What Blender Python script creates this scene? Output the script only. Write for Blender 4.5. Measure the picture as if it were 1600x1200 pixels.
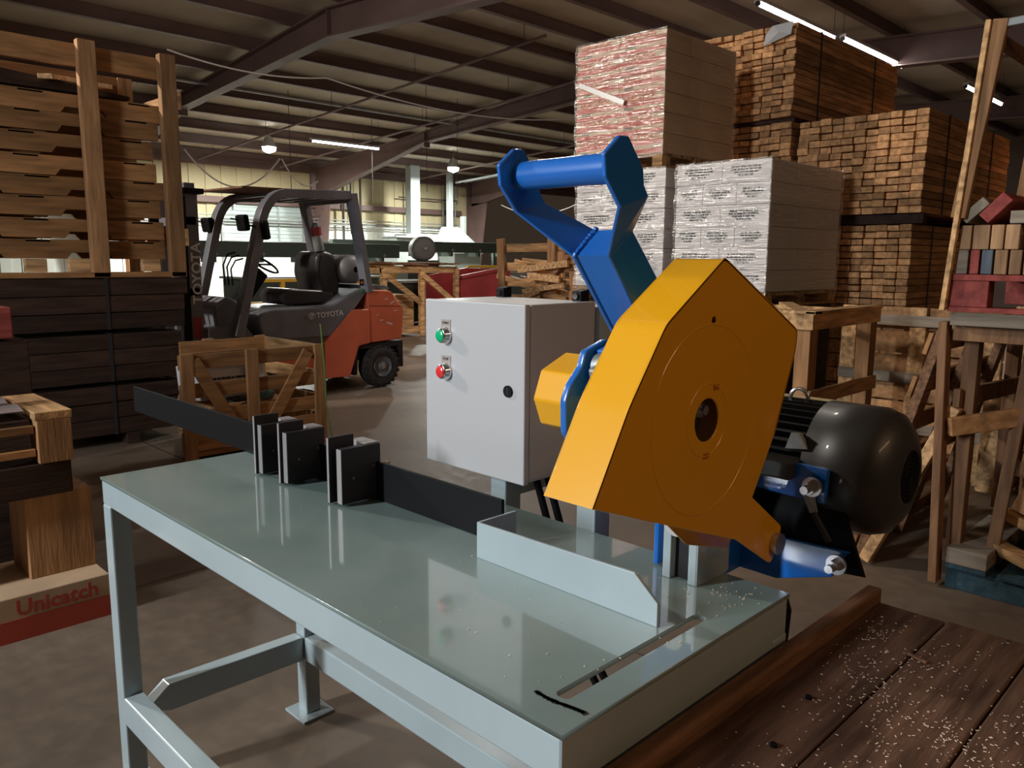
import bpy, bmesh, math, random
from mathutils import Vector as V, Matrix as Mx
random.seed(7)
R = random.random
def U(a, b): return a + (b - a) * random.random()
SC = bpy.context.scene
COL = SC.collection
for o in list(bpy.data.objects): bpy.data.objects.remove(o)

# ---------------------------------------------------------------- camera
cam_data = bpy.data.cameras.new('camera'); cam = bpy.data.objects.new('camera', cam_data); COL.objects.link(cam)
SC.camera = cam
yaw, pitch, roll, focal = .7825, .1562, .0072, 1249.4
fw = V((-math.sin(yaw)*math.cos(pitch), math.cos(yaw)*math.cos(pitch), -math.sin(pitch)))
rt = V((math.cos(yaw), math.sin(yaw), 0)); up = rt.cross(fw)
r2 = rt*math.cos(roll) + up*math.sin(roll); u2 = up*math.cos(roll) - rt*math.sin(roll)
m = Mx.Identity(4)
for i in range(3): m[i][0] = r2[i]; m[i][1] = u2[i]; m[i][2] = -fw[i]
m[0][3], m[1][3], m[2][3] = .5684, -.6597, 1.4235
cam.matrix_world = m
cam_data.sensor_width = 36; cam_data.lens = 36*focal/1600; cam_data.clip_start = .02; cam_data.clip_end = 200

# ---------------------------------------------------------------- light and exposure
SC.view_settings.view_transform = 'Standard'; SC.view_settings.look = 'None'
SC.view_settings.exposure = 0.0; SC.view_settings.gamma = 1; SC.view_settings.use_curve_mapping = False
W = bpy.data.worlds.new('world'); SC.world = W; W.use_nodes = True
W.node_tree.nodes['Background'].inputs[0].default_value = (.95, .66, .46, 1)
W.node_tree.nodes['Background'].inputs[1].default_value = .035
def area(name, loc, size, energy, color, rot=(0, 0, 0), sy=None):
    l = bpy.data.lights.new(name, 'AREA'); l.energy = energy; l.color = color; l.shape = 'RECTANGLE'; l.size = size; l.size_y = sy or size
    o = bpy.data.objects.new(name, l); COL.objects.link(o); o.location = loc; o.rotation_euler = rot; o['kind'] = 'helper'; return o
WARM = (1, .80, .60); COOL = (.87, .95, 1); NEU = (1, .93, .84)
# tube light over the aisle behind the camera (key), plus a warm fill added for the right-hand faces
area('tube_light_key', (-2.5, -4.6, 3.0), .25, 330, COOL, sy=2.4).rotation_euler = (math.radians(66), 0, math.radians(-22))
area('warm_fill_right', (3.6, .8, 3.4), .25, 29, (1, .62, .34), (0, math.radians(48), 0), 2.4)
# light thrown by the tube strips that hang in view
for y in (10.5, 12.95, 17.85): area('tube_light_strip', (-4.8, y, 4.655), .12, 120, NEU, (0, 0, 0), 2.3)
area('tube_light_far', (-17.7, 11.53, 4.25), .12, 220, NEU, (0, 0, 0), 2.0)
for y in (10.4, 16.85): area('bay_light', (-19.6, y, 4.1), .35, 900, (.95, 1, .92))
area('aisle_light_unseen', (-6.8, 7.0, 4.95), .6, 190, NEU)  # unseen lamp added above the frame to brighten the middle aisle
area('aisle_light_unseen', (-8.5, -2.0, 4.8), .5, 470, NEU, (math.radians(35), 0, math.radians(-35)))
area('aisle_light_unseen', (-2.2, -3.0, 4.95), .6, 10, WARM)  # weak warm fill added out of view, no fixture here

# ---------------------------------------------------------------- materials
def mat(name, col, rough=.6, metal=0, coat=0, var=0, scale=8, stretch=(1, 1, 1), col2=None, bump=0, bscale=60, emit=None, island=0, spec=.5, detail=4):
    M = bpy.data.materials.new(name); M.use_nodes = True; nt = M.node_tree; N = nt.nodes; L = nt.links
    b = N['Principled BSDF']; c4 = (*col, 1)
    b.inputs['Base Color'].default_value = c4; b.inputs['Roughness'].default_value = rough; b.inputs['Metallic'].default_value = metal
    b.inputs['Coat Weight'].default_value = coat; b.inputs['Coat Roughness'].default_value = .06; b.inputs['Specular IOR Level'].default_value = spec
    tc = N.new('ShaderNodeTexCoord'); mp = N.new('ShaderNodeMapping'); mp.inputs['Scale'].default_value = stretch
    L.new(tc.outputs['Object'], mp.inputs[0])
    src = None
    if var or col2:
        n = N.new('ShaderNodeTexNoise'); n.inputs['Scale'].default_value = scale; n.inputs['Detail'].default_value = detail; L.new(mp.outputs[0], n.inputs['Vector'])
        r = N.new('ShaderNodeValToRGB'); r.color_ramp.elements[0].position = .35; r.color_ramp.elements[1].position = .68
        a = col2 if col2 else tuple(max(0, x*(1-var)) for x in col); bb = col if col2 else tuple(min(1, x*(1+var)) for x in col)
        r.color_ramp.elements[0].color = (*a, 1); r.color_ramp.elements[1].color = (*bb, 1)
        L.new(n.outputs['Fac'], r.inputs[0]); src = r.outputs[0]
    if island:
        g = N.new('ShaderNodeNewGeometry'); oi = N.new('ShaderNodeObjectInfo'); ad = N.new('ShaderNodeMath'); ad.operation = 'ADD'
        L.new(g.outputs['Random Per Island'], ad.inputs[0]); L.new(oi.outputs['Random'], ad.inputs[1])
        fr = N.new('ShaderNodeMath'); fr.operation = 'FRACT'; L.new(ad.outputs[0], fr.inputs[0])
        mr = N.new('ShaderNodeMapRange'); mr.inputs['To Min'].default_value = 1-island; mr.inputs['To Max'].default_value = 1+island*.6; L.new(fr.outputs[0], mr.inputs['Value'])
        hs = N.new('ShaderNodeHueSaturation'); L.new(mr.outputs[0], hs.inputs['Value'])
        if src: L.new(src, hs.inputs['Color'])
        else: hs.inputs['Color'].default_value = c4
        src = hs.outputs[0]
    if src: L.new(src, b.inputs['Base Color'])
    if bump:
        n2 = N.new('ShaderNodeTexNoise'); n2.inputs['Scale'].default_value = bscale; n2.inputs['Detail'].default_value = 5; L.new(mp.outputs[0], n2.inputs['Vector'])
        bp = N.new('ShaderNodeBump'); bp.inputs['Strength'].default_value = bump; bp.inputs['Distance'].default_value = .01; L.new(n2.outputs['Fac'], bp.inputs['Height']); L.new(bp.outputs[0], b.inputs['Normal'])
    if emit: b.inputs['Emission Color'].default_value = (*emit[0], 1); b.inputs['Emission Strength'].default_value = emit[1]
    return M
def wood(name, col, dark=.45, rough=.75, sc=3, island=.35, axis=1):
    st = [9, 9, 9]; st[axis] = 1
    return mat(name, col, rough, var=dark, scale=sc, stretch=tuple(st), bump=.25, bscale=12, island=island, detail=6, spec=.25)
TEAL = mat('sage_green_paint', (.37, .44, .46), .3, coat=.5, var=.06, scale=4, bump=.04, bscale=25)
TOP = mat('sage_green_top_shaded', (.26, .33, .31), .3, coat=1, col2=(.19, .255, .24), scale=3, bump=.05, bscale=9)  # rail paint darkened for the weaker light on top; patches are scuffs
TOP.node_tree.nodes['Principled BSDF'].inputs['Coat IOR'].default_value = 1.75
BLACK = mat('black_steel', (.007, .007, .008), .55, spec=.12)
DKGREY = mat('dark_grey_steel', (.028, .026, .028), .55, spec=.2)
EDGE = mat('bare_edge_steel', (.30, .28, .28), .45, .3)
YEL = mat('yellow_enamel', (.83, .38, .004), .28, coat=.6, bump=.03, bscale=14)
BLUE = mat('blue_enamel', (.008, .13, .50), .3, coat=.45, bump=.02, bscale=20)
CABW = mat('light_grey_powder_coat', (.46, .45, .455), .4, coat=.15)
CHROME = mat('chrome', (.75, .75, .76), .15, 1)
ZINC = mat('zinc_plated', (.55, .55, .57), .3, .9)
ALU = mat('aluminium_plate', (.42, .36, .33), .45, .5)
GREENB = mat('green_button', (.0, .42, .17), .25, coat=.5)
REDB = mat('red_button', (.75, .03, .035), .25, coat=.5)
MOTOR = mat('black_motor_paint', (.022, .022, .022), .38, coat=.15)
MCOVER = mat('dark_grey_fan_cover', (.032, .030, .028), .45, coat=.12)
RUB = mat('rubber', (.035, .031, .03), .85, var=.3, scale=20)
INK = mat('black_ink', (.02, .02, .022), .7)
W_LIGHT = wood('pale_pine', (.56, .33, .155))
W_PALV = wood('pallet_wood_upright', (.33, .17, .075), .28, axis=2)
W_PALY = wood('pallet_wood', (.33, .16, .063), .3, axis=1)
W_PALX = wood('pallet_wood_cross', (.45, .25, .11), axis=0)
W_BUND = wood('stacked_lumber', (.62, .325, .145), .3, island=.45)
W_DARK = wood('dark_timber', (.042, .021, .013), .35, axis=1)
W_DKV = wood("dark_timber_upright", (.22, .11, .055), .35, axis=2)
W_RED = wood('red_painted_wood', (.27, .055, .045), .25, island=.15)
W_GREY = wood('weathered_wood', (.26, .21, .16), .3, axis=0)
W_BENCH = wood('oiled_bench_planks', (.115, .06, .038), .45, rough=.55, sc=5, island=.25)
W_RIM = wood('bench_rim_board', (.23, .115, .06), .4, sc=5)
W_BLUE = wood('blue_painted_wood', (.03, .065, .085), .3)
CARTW = mat('white_carton', (.66, .61, .60), .7, var=.04, scale=5)
KRAFT = mat('kraft_carton', (.56, .37, .22), .75, var=.08, scale=6)
CRED = mat('orange_red_print', (.50, .07, .035), .7)
CORG = mat('orange_lettering', (.58, .14, .06), .7)
STEELB = mat('maroon_primer_steel', (.13, .078, .07), .6, var=.12, scale=1.5)
ROOFM = mat('roof_insulation_facing', (.42, .36, .28), .8, var=.14, scale=.8, bump=.3, bscale=1.5)
GALV = mat('galvanised_steel', (.34, .36, .36), .45, .5, var=.12, scale=3)
DOORM = mat('roll_up_door_steel', (.40, .46, .45), .5, .2)
FLG = mat('forklift_charcoal', (.15, .15, .17), .42, coat=.15, var=.12, scale=6)
FLO = mat('forklift_orange', (.68, .14, .065), .42, coat=.15, col2=(.56, .12, .06), scale=5)
SEATM = mat('black_vinyl', (.03, .027, .028), .38, bump=.2, bscale=8)
TANK = mat('grey_tank_paint', (.16, .15, .15), .5)
DGREEN = mat('dark_green_machine_paint', (.035, .05, .04), .5)
RAILY = mat('yellow_rail_paint', (.60, .34, .02), .5)
REDM = mat('red_bin_paint', (.33, .03, .03), .5, var=.2, scale=2)
PANELW = mat('pale_panel', (.28, .31, .30), .5)
SAW = mat('wood_shavings', (.88, .70, .52), .8)
STRG = mat('green_strap', (.16, .24, .05), .5)
WIRE = mat('pale_cable', (.55, .50, .46), .6)
DWIRE = mat('dark_wire', (.05, .04, .04), .6)
TEALC = mat('teal_tape', (.02, .18, .19), .5)
SHEET = mat('shiny_plastic_sheet', (.36, .29, .27), .25, coat=.4, bump=.4, bscale=5)
GLOW = mat('lit_tube', (1, 1, 1), .5, emit=((1, .93, .88), 14))
GLOWC = mat('lit_bay_lamp', (1, 1, 1), .5, emit=((.96, 1, .97), 60))
def floor_mat():
    M = mat('worn_concrete', (.205, .15, .108), .5, col2=(.125, .09, .065), scale=.9, bump=.12, bscale=14, detail=8, spec=.4)
    nt = M.node_tree; N = nt.nodes; L = nt.links; b = N['Principled BSDF']
    src = b.inputs['Base Color'].links[0].from_socket
    n = N.new('ShaderNodeTexNoise'); n.inputs['Scale'].default_value = 14; n.inputs['Detail'].default_value = 9
    r = N.new('ShaderNodeValToRGB'); r.color_ramp.elements[0].position = .4; r.color_ramp.elements[0].color = (.88, .88, .88, 1); r.color_ramp.elements[1].position = .75; r.color_ramp.elements[1].color = (1.12, 1.1, 1.07, 1)
    L.new(N['Texture Coordinate'].outputs['Object'], n.inputs['Vector']); L.new(n.outputs['Fac'], r.inputs[0])
    mx = N.new('ShaderNodeMix'); mx.data_type = 'RGBA'; mx.blend_type = 'MULTIPLY'; mx.inputs['Factor'].default_value = 1
    L.new(src, mx.inputs['A']); L.new(r.outputs[0], mx.inputs['B'])
    # thin control joints every 4.6 m
    sx = N.new('ShaderNodeSeparateXYZ'); L.new(N['Texture Coordinate'].outputs['Object'], sx.inputs[0]); last = None
    wn = N.new('ShaderNodeTexNoise'); wn.inputs['Scale'].default_value = 3; L.new(N['Texture Coordinate'].outputs['Object'], wn.inputs['Vector'])
    for k, off in (('X', 1.7), ('Y', 1.62)):
        a = N.new('ShaderNodeMath'); a.operation = 'ADD'; a.inputs[1].default_value = 92 - off; L.new(sx.outputs[k], a.inputs[0])
        w2 = N.new('ShaderNodeMath'); w2.operation = 'MULTIPLY_ADD'; w2.inputs[1].default_value = .03; L.new(wn.outputs['Fac'], w2.inputs[0]); L.new(a.outputs[0], w2.inputs[2])
        mo = N.new('ShaderNodeMath'); mo.operation = 'MODULO'; mo.inputs[1].default_value = 4.6; L.new(w2.outputs[0], mo.inputs[0])
        lt = N.new('ShaderNodeMath'); lt.operation = 'LESS_THAN'; lt.inputs[1].default_value = .012; L.new(mo.outputs[0], lt.inputs[0])
        if last is None: last = lt.outputs[0]
        else:
            mm = N.new('ShaderNodeMath'); mm.operation = 'MAXIMUM'; L.new(last, mm.inputs[0]); L.new(lt.outputs[0], mm.inputs[1]); last = mm.outputs[0]
    m2 = N.new('ShaderNodeMix'); m2.data_type = 'RGBA'; L.new(last, m2.inputs['Factor']); L.new(mx.outputs['Result'], m2.inputs['A']); m2.inputs['B'].default_value = (.04, .028, .022, 1)
    L.new(m2.outputs['Result'], b.inputs['Base Color'])
    rr = N.new('ShaderNodeMapRange'); rr.inputs['To Min'].default_value = .38; rr.inputs['To Max'].default_value = .7; L.new(n.outputs['Fac'], rr.inputs['Value']); L.new(rr.outputs[0], b.inputs['Roughness'])
    return M
FLOORM = floor_mat()
def film_mat():
    M = bpy.data.materials.new('stretch_film'); M.use_nodes = True; nt = M.node_tree; N = nt.nodes; L = nt.links; N.clear()
    out = N.new('ShaderNodeOutputMaterial'); tr = N.new('ShaderNodeBsdfTransparent'); pr = N.new('ShaderNodeBsdfGlossy')
    pr.inputs['Color'].default_value = (.95, .93, .9, 1); pr.inputs['Roughness'].default_value = .17
    mx = N.new('ShaderNodeMixShader'); tc = N.new('ShaderNodeTexCoord'); mp = N.new('ShaderNodeMapping'); mp.inputs['Scale'].default_value = (1.8, 1.8, 34)
    n = N.new('ShaderNodeTexNoise'); n.inputs['Scale'].default_value = 2.6; n.inputs['Detail'].default_value = 6; n.inputs['Distortion'].default_value = .5
    L.new(tc.outputs['Object'], mp.inputs[0]); L.new(mp.outputs[0], n.inputs['Vector'])
    r = N.new('ShaderNodeMapRange'); r.inputs['From Min'].default_value = .45; r.inputs['From Max'].default_value = .72; r.inputs['To Min'].default_value = .10; r.inputs['To Max'].default_value = .36
    L.new(n.outputs['Fac'], r.inputs['Value']); L.new(r.outputs[0], mx.inputs[0]); L.new(tr.outputs[0], mx.inputs[1]); L.new(pr.outputs[0], mx.inputs[2])
    bp = N.new('ShaderNodeBump'); bp.inputs['Strength'].default_value = 1; bp.inputs['Distance'].default_value = .009; L.new(n.outputs['Fac'], bp.inputs['Height']); L.new(bp.outputs[0], pr.inputs['Normal'])
    L.new(mx.outputs[0], out.inputs[0]); return M
FILM = film_mat()

# ---------------------------------------------------------------- geometry helpers
def inv_of(p):
    m = Mx.Identity(4)
    while p: m = p.matrix_basis @ m; p = p.parent
    return m.inverted()
class MB:
    def __init__(s): s.v = []; s.f = []; s.sm = []
    def add(s, vs, fs, smooth=False):
        n = len(s.v); s.v += [V(x) for x in vs]; s.f += [tuple(i+n for i in f) for f in fs]; s.sm += [smooth]*len(fs); return s
    def box(s, x0, x1, y0, y1, z0, z1):
        return s.add([(x0,y0,z0),(x1,y0,z0),(x1,y1,z0),(x0,y1,z0),(x0,y0,z1),(x1,y0,z1),(x1,y1,z1),(x0,y1,z1)],
                     [(0,3,2,1),(4,5,6,7),(0,1,5,4),(1,2,6,5),(2,3,7,6),(3,0,4,7)])
    def ob(s, c, size, rot=(0, 0, 0)):
        m = Mx.Translation(V(c)) @ (Mx.Rotation(rot[2],4,'Z') @ Mx.Rotation(rot[1],4,'Y') @ Mx.Rotation(rot[0],4,'X'))
        a, b, c2 = [x/2 for x in size]
        vs = [m @ V(p) for p in [(-a,-b,-c2),(a,-b,-c2),(a,b,-c2),(-a,b,-c2),(-a,-b,c2),(a,-b,c2),(a,b,c2),(-a,b,c2)]]
        return s.add(vs, [(0,3,2,1),(4,5,6,7),(0,1,5,4),(1,2,6,5),(2,3,7,6),(3,0,4,7)])
    def bar(s, p, q, w, h, side=(0, 0, 1)):
        p, q = V(p), V(q); d = (q-p).normalized(); a = d.cross(V(side))
        if a.length < 1e-4: a = d.cross(V((1, 0, 0)))
        a.normalize(); b = a.cross(d); a *= w/2; b *= h/2
        vs = [p-a-b, p+a-b, p+a+b, p-a+b, q-a-b, q+a-b, q+a+b, q-a+b]
        return s.add(vs, [(0,1,2,3),(7,6,5,4),(0,4,5,1),(1,5,6,2),(2,6,7,3),(3,7,4,0)])
    def cyl(s, p, q, r, n=24, r1=None, cap=True):
        p, q = V(p), V(q); d = (q-p).normalized(); a = d.orthogonal().normalized(); b = d.cross(a); r1 = r if r1 is None else r1
        P = [p + (a*math.cos(t)+b*math.sin(t))*r for t in [i*2*math.pi/n for i in range(n)]]
        Q = [q + (a*math.cos(t)+b*math.sin(t))*r1 for t in [i*2*math.pi/n for i in range(n)]]
        s.add(P+Q, [(i, (i+1) % n, n+(i+1) % n, n+i) for i in range(n)], n > 8)
        if cap: s.add(P, [tuple(range(n))[::-1]]); s.add(Q, [tuple(range(n))])
        return s
    def lathe(s, p, d, prof, n=40):
        p = V(p); d = V(d).normalized(); a = d.orthogonal().normalized(); b = d.cross(a); vs = []
        for (t, r) in prof: vs += [p + d*t + (a*math.cos(i*2*math.pi/n)+b*math.sin(i*2*math.pi/n))*max(r, 1e-5) for i in range(n)]
        fs = [(k*n+i, k*n+(i+1) % n, (k+1)*n+(i+1) % n, (k+1)*n+i) for k in range(len(prof)-1) for i in range(n)]
        return s.add(vs, fs, True)
    def tube(s, pts, r, n=8):
        pts = [V(p) for p in pts]; prev = None; rings = []
        for i, p in enumerate(pts):
            d = (pts[min(i+1, len(pts)-1)] - pts[max(i-1, 0)]).normalized()
            a = d.orthogonal().normalized() if prev is None else (prev - d*prev.dot(d)).normalized(); prev = a; b = d.cross(a)
            rings += [p + (a*math.cos(t)+b*math.sin(t))*r for t in [k*2*math.pi/n for k in range(n)]]
        fs = [(k*n+i, k*n+(i+1) % n, (k+1)*n+(i+1) % n, (k+1)*n+i) for k in range(len(pts)-1) for i in range(n)]
        s.add(rings, fs, True); s.add(rings[:n], [tuple(range(n))[::-1]]); s.add(rings[-n:], [tuple(range(n))]); return s
    def px(s, poly, x0, x1):   # polygon in (y,z) extruded along x
        n = len(poly); s.add([(x0, y, z) for y, z in poly]+[(x1, y, z) for y, z in poly],
            [tuple(range(n))[::-1], tuple(range(n, 2*n))]+[(i, (i+1) % n, n+(i+1) % n, n+i) for i in range(n)]); return s
    def py(s, poly, y0, y1):   # polygon in (x,z) extruded along y
        n = len(poly); s.add([(x, y0, z) for x, z in poly]+[(x, y1, z) for x, z in poly],
            [tuple(range(n)), tuple(range(n, 2*n))[::-1]]+[(i, n+i, n+(i+1) % n, (i+1) % n) for i in range(n)]); return s
    def mesh(s, name, mt, inv=None, fix=True):
        me = bpy.data.meshes.new(name); vs = [inv @ v for v in s.v] if inv else s.v
        me.from_pydata([tuple(v) for v in vs], [], s.f); me.polygons.foreach_set('use_smooth', s.sm)
        if fix:
            bm = bmesh.new(); bm.from_mesh(me); bmesh.ops.recalc_face_normals(bm, faces=bm.faces); bm.to_mesh(me); bm.free()
        me.materials.append(mt); return me
    def build(s, name, mt, parent=None, bevel=0, seg=2, label=None):
        me = s.mesh(name, mt, inv_of(parent) if parent else None)
        o = bpy.data.objects.new(name, me); COL.objects.link(o); o.parent = parent
        if bevel:
            b = o.modifiers.new('bevel', 'BEVEL'); b.width = bevel; b.segments = seg; b.limit_method = 'ANGLE'; b.angle_limit = .6
        if label: o['label'] = label
        return o
def T(name, label, cat, loc=(0, 0, 0), rz=0, group=None):
    o = bpy.data.objects.new(name, None); COL.objects.link(o); o.location = loc; o.rotation_euler = (0, 0, rz); o.empty_display_size = .1
    o['label'] = label; o['category'] = cat
    if group: o['group'] = group
    return o
def tag(o, label, cat, group=None, kind=None):
    o['label'] = label; o['category'] = cat
    if group: o['group'] = group
    if kind: o['kind'] = kind
    return o
def st(o): o['kind'] = 'structure'; return o
def copy_tree(o, parent=None):
    c = o.copy(); COL.objects.link(c); c.parent = parent
    for ch in [x for x in bpy.data.objects if x.parent == o]: copy_tree(ch, c)
    return c
def plate(name, outer, holes, org, u, v, t, mt, parent, bevel=.001, label=None):
    """flat plate outline (u,v) with holes; org + u*a + v*b, thickness t centred"""
    cu = bpy.data.curves.new('outline', 'CURVE'); cu.dimensions = '2D'; cu.fill_mode = 'BOTH'; cu.extrude = max(t/2-bevel, .0002); cu.bevel_depth = bevel; cu.bevel_resolution = 1; cu.offset = -bevel
    for pts in [outer]+holes:
        sp = cu.splines.new('POLY'); sp.points.add(len(pts)-1); sp.use_cyclic_u = True
        for p, c in zip(sp.points, pts): p.co = (c[0], c[1], 0, 1)
    oc = bpy.data.objects.new('outline', cu); COL.objects.link(oc); bpy.context.view_layer.update()
    me = bpy.data.meshes.new_from_object(oc.evaluated_get(bpy.context.evaluated_depsgraph_get())); bpy.data.objects.remove(oc)
    u, v = V(u).normalized(), V(v).normalized(); w = u.cross(v); mm = Mx.Identity(4)
    for i in range(3): mm[i][0] = u[i]; mm[i][1] = v[i]; mm[i][2] = w[i]; mm[i][3] = org[i]
    me.transform((inv_of(parent) if parent else Mx.Identity(4)) @ mm); me.materials.clear(); me.materials.append(mt); me.name = name
    o = bpy.data.objects.new(name, me); COL.objects.link(o); o.parent = parent
    if label: o['label'] = label
    return o
def text(name, s, size, org, u, v, mt, parent, bold=0, sx=1, align='LEFT'):
    cu = bpy.data.curves.new('lettering', 'FONT'); cu.body = s; cu.size = size; cu.extrude = .0006; cu.offset = bold; cu.align_x = align; cu.resolution_u = 2
    oc = bpy.data.objects.new('lettering', cu); COL.objects.link(oc); bpy.context.view_layer.update()
    me = bpy.data.meshes.new_from_object(oc.evaluated_get(bpy.context.evaluated_depsgraph_get())); bpy.data.objects.remove(oc)
    u, v = V(u).normalized(), V(v).normalized(); w = u.cross(v); mm = Mx.Identity(4)
    for i in range(3): mm[i][0] = u[i]*sx; mm[i][1] = v[i]; mm[i][2] = w[i]; mm[i][3] = org[i]
    me.transform((inv_of(parent) if parent else Mx.Identity(4)) @ mm); me.materials.clear(); me.materials.append(mt); me.name = name
    o = bpy.data.objects.new(name, me); COL.objects.link(o); o.parent = parent; return o
def circ(cx, cy, r, n=40): return [(cx+r*math.cos(i*2*math.pi/n), cy+r*math.sin(i*2*math.pi/n)) for i in range(n)]
def rnd(poly, r, n=4):   # round the corners of a polygon
    out = []; k = len(poly)
    for i in range(k):
        p, a, b = V(poly[i]), V(poly[i-1]), V(poly[(i+1) % k]); rr = r[i] if isinstance(r, (list, tuple)) else r
        da, db = (a-p), (b-p); la = min(rr, da.length*.45); lb = min(rr, db.length*.45); A = p+da.normalized()*la; B = p+db.normalized()*lb
        if rr <= 0: out.append(tuple(p)); continue
        for j in range(n+1):
            t = j/n; q = A*(1-t)**2+p*2*t*(1-t)+B*t*t; out.append((q.x, q.y))
    return out

# ================================================================ building shell
XW = -23.3
RIDGE = -11.4
def roofz(x): return 4.3 + .1*(x - XW) if x < RIDGE else 5.49 - .05*(x - RIDGE)
st(MB().box(-24, 9, -9, 28.5, -.2, 0).build('floor', FLOORM))
roof = MB(); zt = .2
roof.py([(XW-.3, roofz(XW)+zt), (RIDGE, roofz(RIDGE)+zt), (9, roofz(9)+zt), (9, roofz(9)+zt+.1), (RIDGE, roofz(RIDGE)+zt+.1), (XW-.3, roofz(XW)+zt+.1)], -9, 28.5)
st(roof.build('ceiling', ROOFM))
UPW = mat('tan_wall_panel', (.50, .42, .26), .75, var=.12, scale=.6)
LOWW = mat('white_liner_panel', (.80, .82, .76), .6, var=.06, scale=1)
BRW = mat('brown_wall_panel', (.13, .085, .065), .7, var=.2, scale=.8)
wl = MB()
for i in range(120):     # ribbed metal wall
    y = -9 + i*.25; wl.box(XW-.08, XW+(.03 if i % 2 else 0), y, y+.25, 2.5, 4.7)
st(wl.build('wall_left', UPW))
w2 = MB()
for i in range(120):
    y = -9 + i*.25; w2.box(XW-.08, XW+(.02 if i % 2 else 0), y, y+.25, 0, 2.5)
st(w2.build('wall_left_liner', LOWW))
st(MB().box(-24, 9, 28.3, 28.5, 0, 7.4).build('wall_back', BRW))
st(MB().box(8.8, 9, -9, 28.3, 0, 7.4).build('wall_right', BRW))
st(MB().box(-24, 9, -9.2, -9, 0, 7.4).build('wall_front', BRW))
st(MB().box(XW+.05, XW+.22, -9, 20.3, 3.02, 3.2).build('trim_1', STEELB))
st(MB().box(XW+.05, XW+.2, -9, 28.3, 4.12, 4.34).build('trim_2', STEELB))
x = XW + .35; n = 0
while x < 8.5:           # Z purlins along the hall
    z = roofz(x); st(MB().box(x-.035, x+.005, -9, 28.3, z-.02, z+zt).box(x-.035, x+.07, -9, 28.3, z-.03, z-.015).box(x-.1, x, -9, 28.3, z+zt-.015, z+zt-.002).build('roof_purlin_beam', STEELB)); x += 1.5
YF = (7.1, 13.9, 20.8)
for y in YF:             # tapered rigid frames
    top = [(XW+.25, roofz(XW+.25)-.03), (RIDGE, roofz(RIDGE)-.03), (8.8, roofz(8.8)-.03)]
    bot = [(8.8, 3.95), (-11.4, 5.0), (-17.3, 4.58), (XW+1.0, 3.5)]
    web = MB().py(top+bot+[(XW+.25, 3.4)], y-.012, y+.012)
    pts = bot[::-1]
    for p, q in zip(pts, pts[1:]): web.bar((p[0], y, p[1]), (q[0], y, q[1]), .24, .03)
    web.bar((XW+.25, y, roofz(XW+.25)-.045), (RIDGE, y, roofz(RIDGE)-.045), .24, .03).bar((RIDGE, y, roofz(RIDGE)-.045), (8.8, y, roofz(8.8)-.045), .24, .03)
    for xx in (-17.3, -11.4): 
        zb = 5.0 if xx > -12 else 4.44
        web.box(xx-.01, xx+.01, y-.1, y+.1, zb, roofz(xx)-.05)
    st(web.build('roof_rafter_beam', STEELB))
    cm = MB().py([(XW+.1, 0), (XW+.45, 0), (XW+1.0, 3.5), (XW+.1, 3.5)], y-.012, y+.012)
    cm.bar((XW+.45, y, 0), (XW+1.0, y, 3.55), .03, .26).box(XW+.08, XW+.12, y-.13, y+.13, 0, 4.3).box(XW+.1, XW+1.0, y-.12, y+.12, 3.5, 3.53)
    st(cm.build('wall_column', STEELB))
    for xx in (-17.5, -13, -8.5, -3):   # flange braces
        pass
# roll-up door behind the forklift
dm = MB()
for i in range(13): dm.box(XW+.06, XW+.09+.02*(i % 2), 10.7, 13.45, 1.55+i*.115, 1.55+(i+1)*.115-.008)
dr = st(dm.build('door_1', DOORM)); 
st(MB().box(XW+.1, XW+.14, 12.55, 12.6, 1.6, 3.0).box(XW+.1, XW+.14, 13.4, 13.5, 0, 3.05).box(XW+.1, XW+.14, 10.65, 10.72, 0, 3.05).build('door_1_guide', GALV)).parent = dr

# ---------------- lamps
def tube_light(x, y0, y1, z, label, group='long tube lights hung over the lumber aisle'):
    t = T('tube_light', label, 'ceiling light', (x, (y0+y1)/2, z), 0, group)
    MB().box(x-.05, x+.05, y0, y1, z+.02, z+.07).build('lamp_housing', CABW, t)
    MB().cyl((x, y0+.02, z), (x, y1-.02, z), .028, 12).build('lit_tube', GLOW, t)
    MB().cyl((x, y0, z), (x, y0+.03, z), .032, 12).build('tube_holder', DKGREY, t); MB().cyl((x, y1-.03, z), (x, y1, z), .032, 12).build('tube_holder', DKGREY, t)
    for y in (y0+.02, y1-.02): MB().cyl((x, y, z+.06), (x, y, roofz(x)+.19), .004, 6).build('hanging_wire', DWIRE, t)
tube_light(-4.95, 9.34, 11.68, 4.7, 'nearest long lit tube light, hanging above the tall lumber bundles')
tube_light(-4.85, 11.74, 14.2, 4.7, 'second long lit tube light, end to end behind the nearest one')
tube_light(-4.55, 16.63, 19.09, 4.7, 'small farthest tube light at the right, seen past a crate post')
tube_light(-17.7, 10.48, 12.58, 4.3, 'long lit tube light above the forklift roof', 'tube light over the machine aisle')
def bay(x, y, label):
    t = T('bay_lamp', label, 'ceiling light', (x, y, 4.3), 0, 'round bay lamps by the far wall')
    MB().lathe((x, y, 4.3), (0, 0, -1), [(-.28, .05), (-.25, .1), (-.05, .18), (0, .2), (0, .19)]).build('lamp_reflector', GALV, t)
    MB().lathe((x, y, 4.3), (0, 0, -1), [(-.04, .01), (.02, .18), (.1, .16), (.16, .01)]).build('lit_bulb', GLOWC, t)
    MB().cyl((x, y, 4.55), (x, y, roofz(x)+.19), .01, 6).build('lamp_stem', DWIRE, t)
bay(-19.6, 10.37, 'round white bay lamp glowing above the forklift mast end of the roof')
bay(-19.6, 16.86, 'round white bay lamp glowing just left of the blue saw handle')

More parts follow.
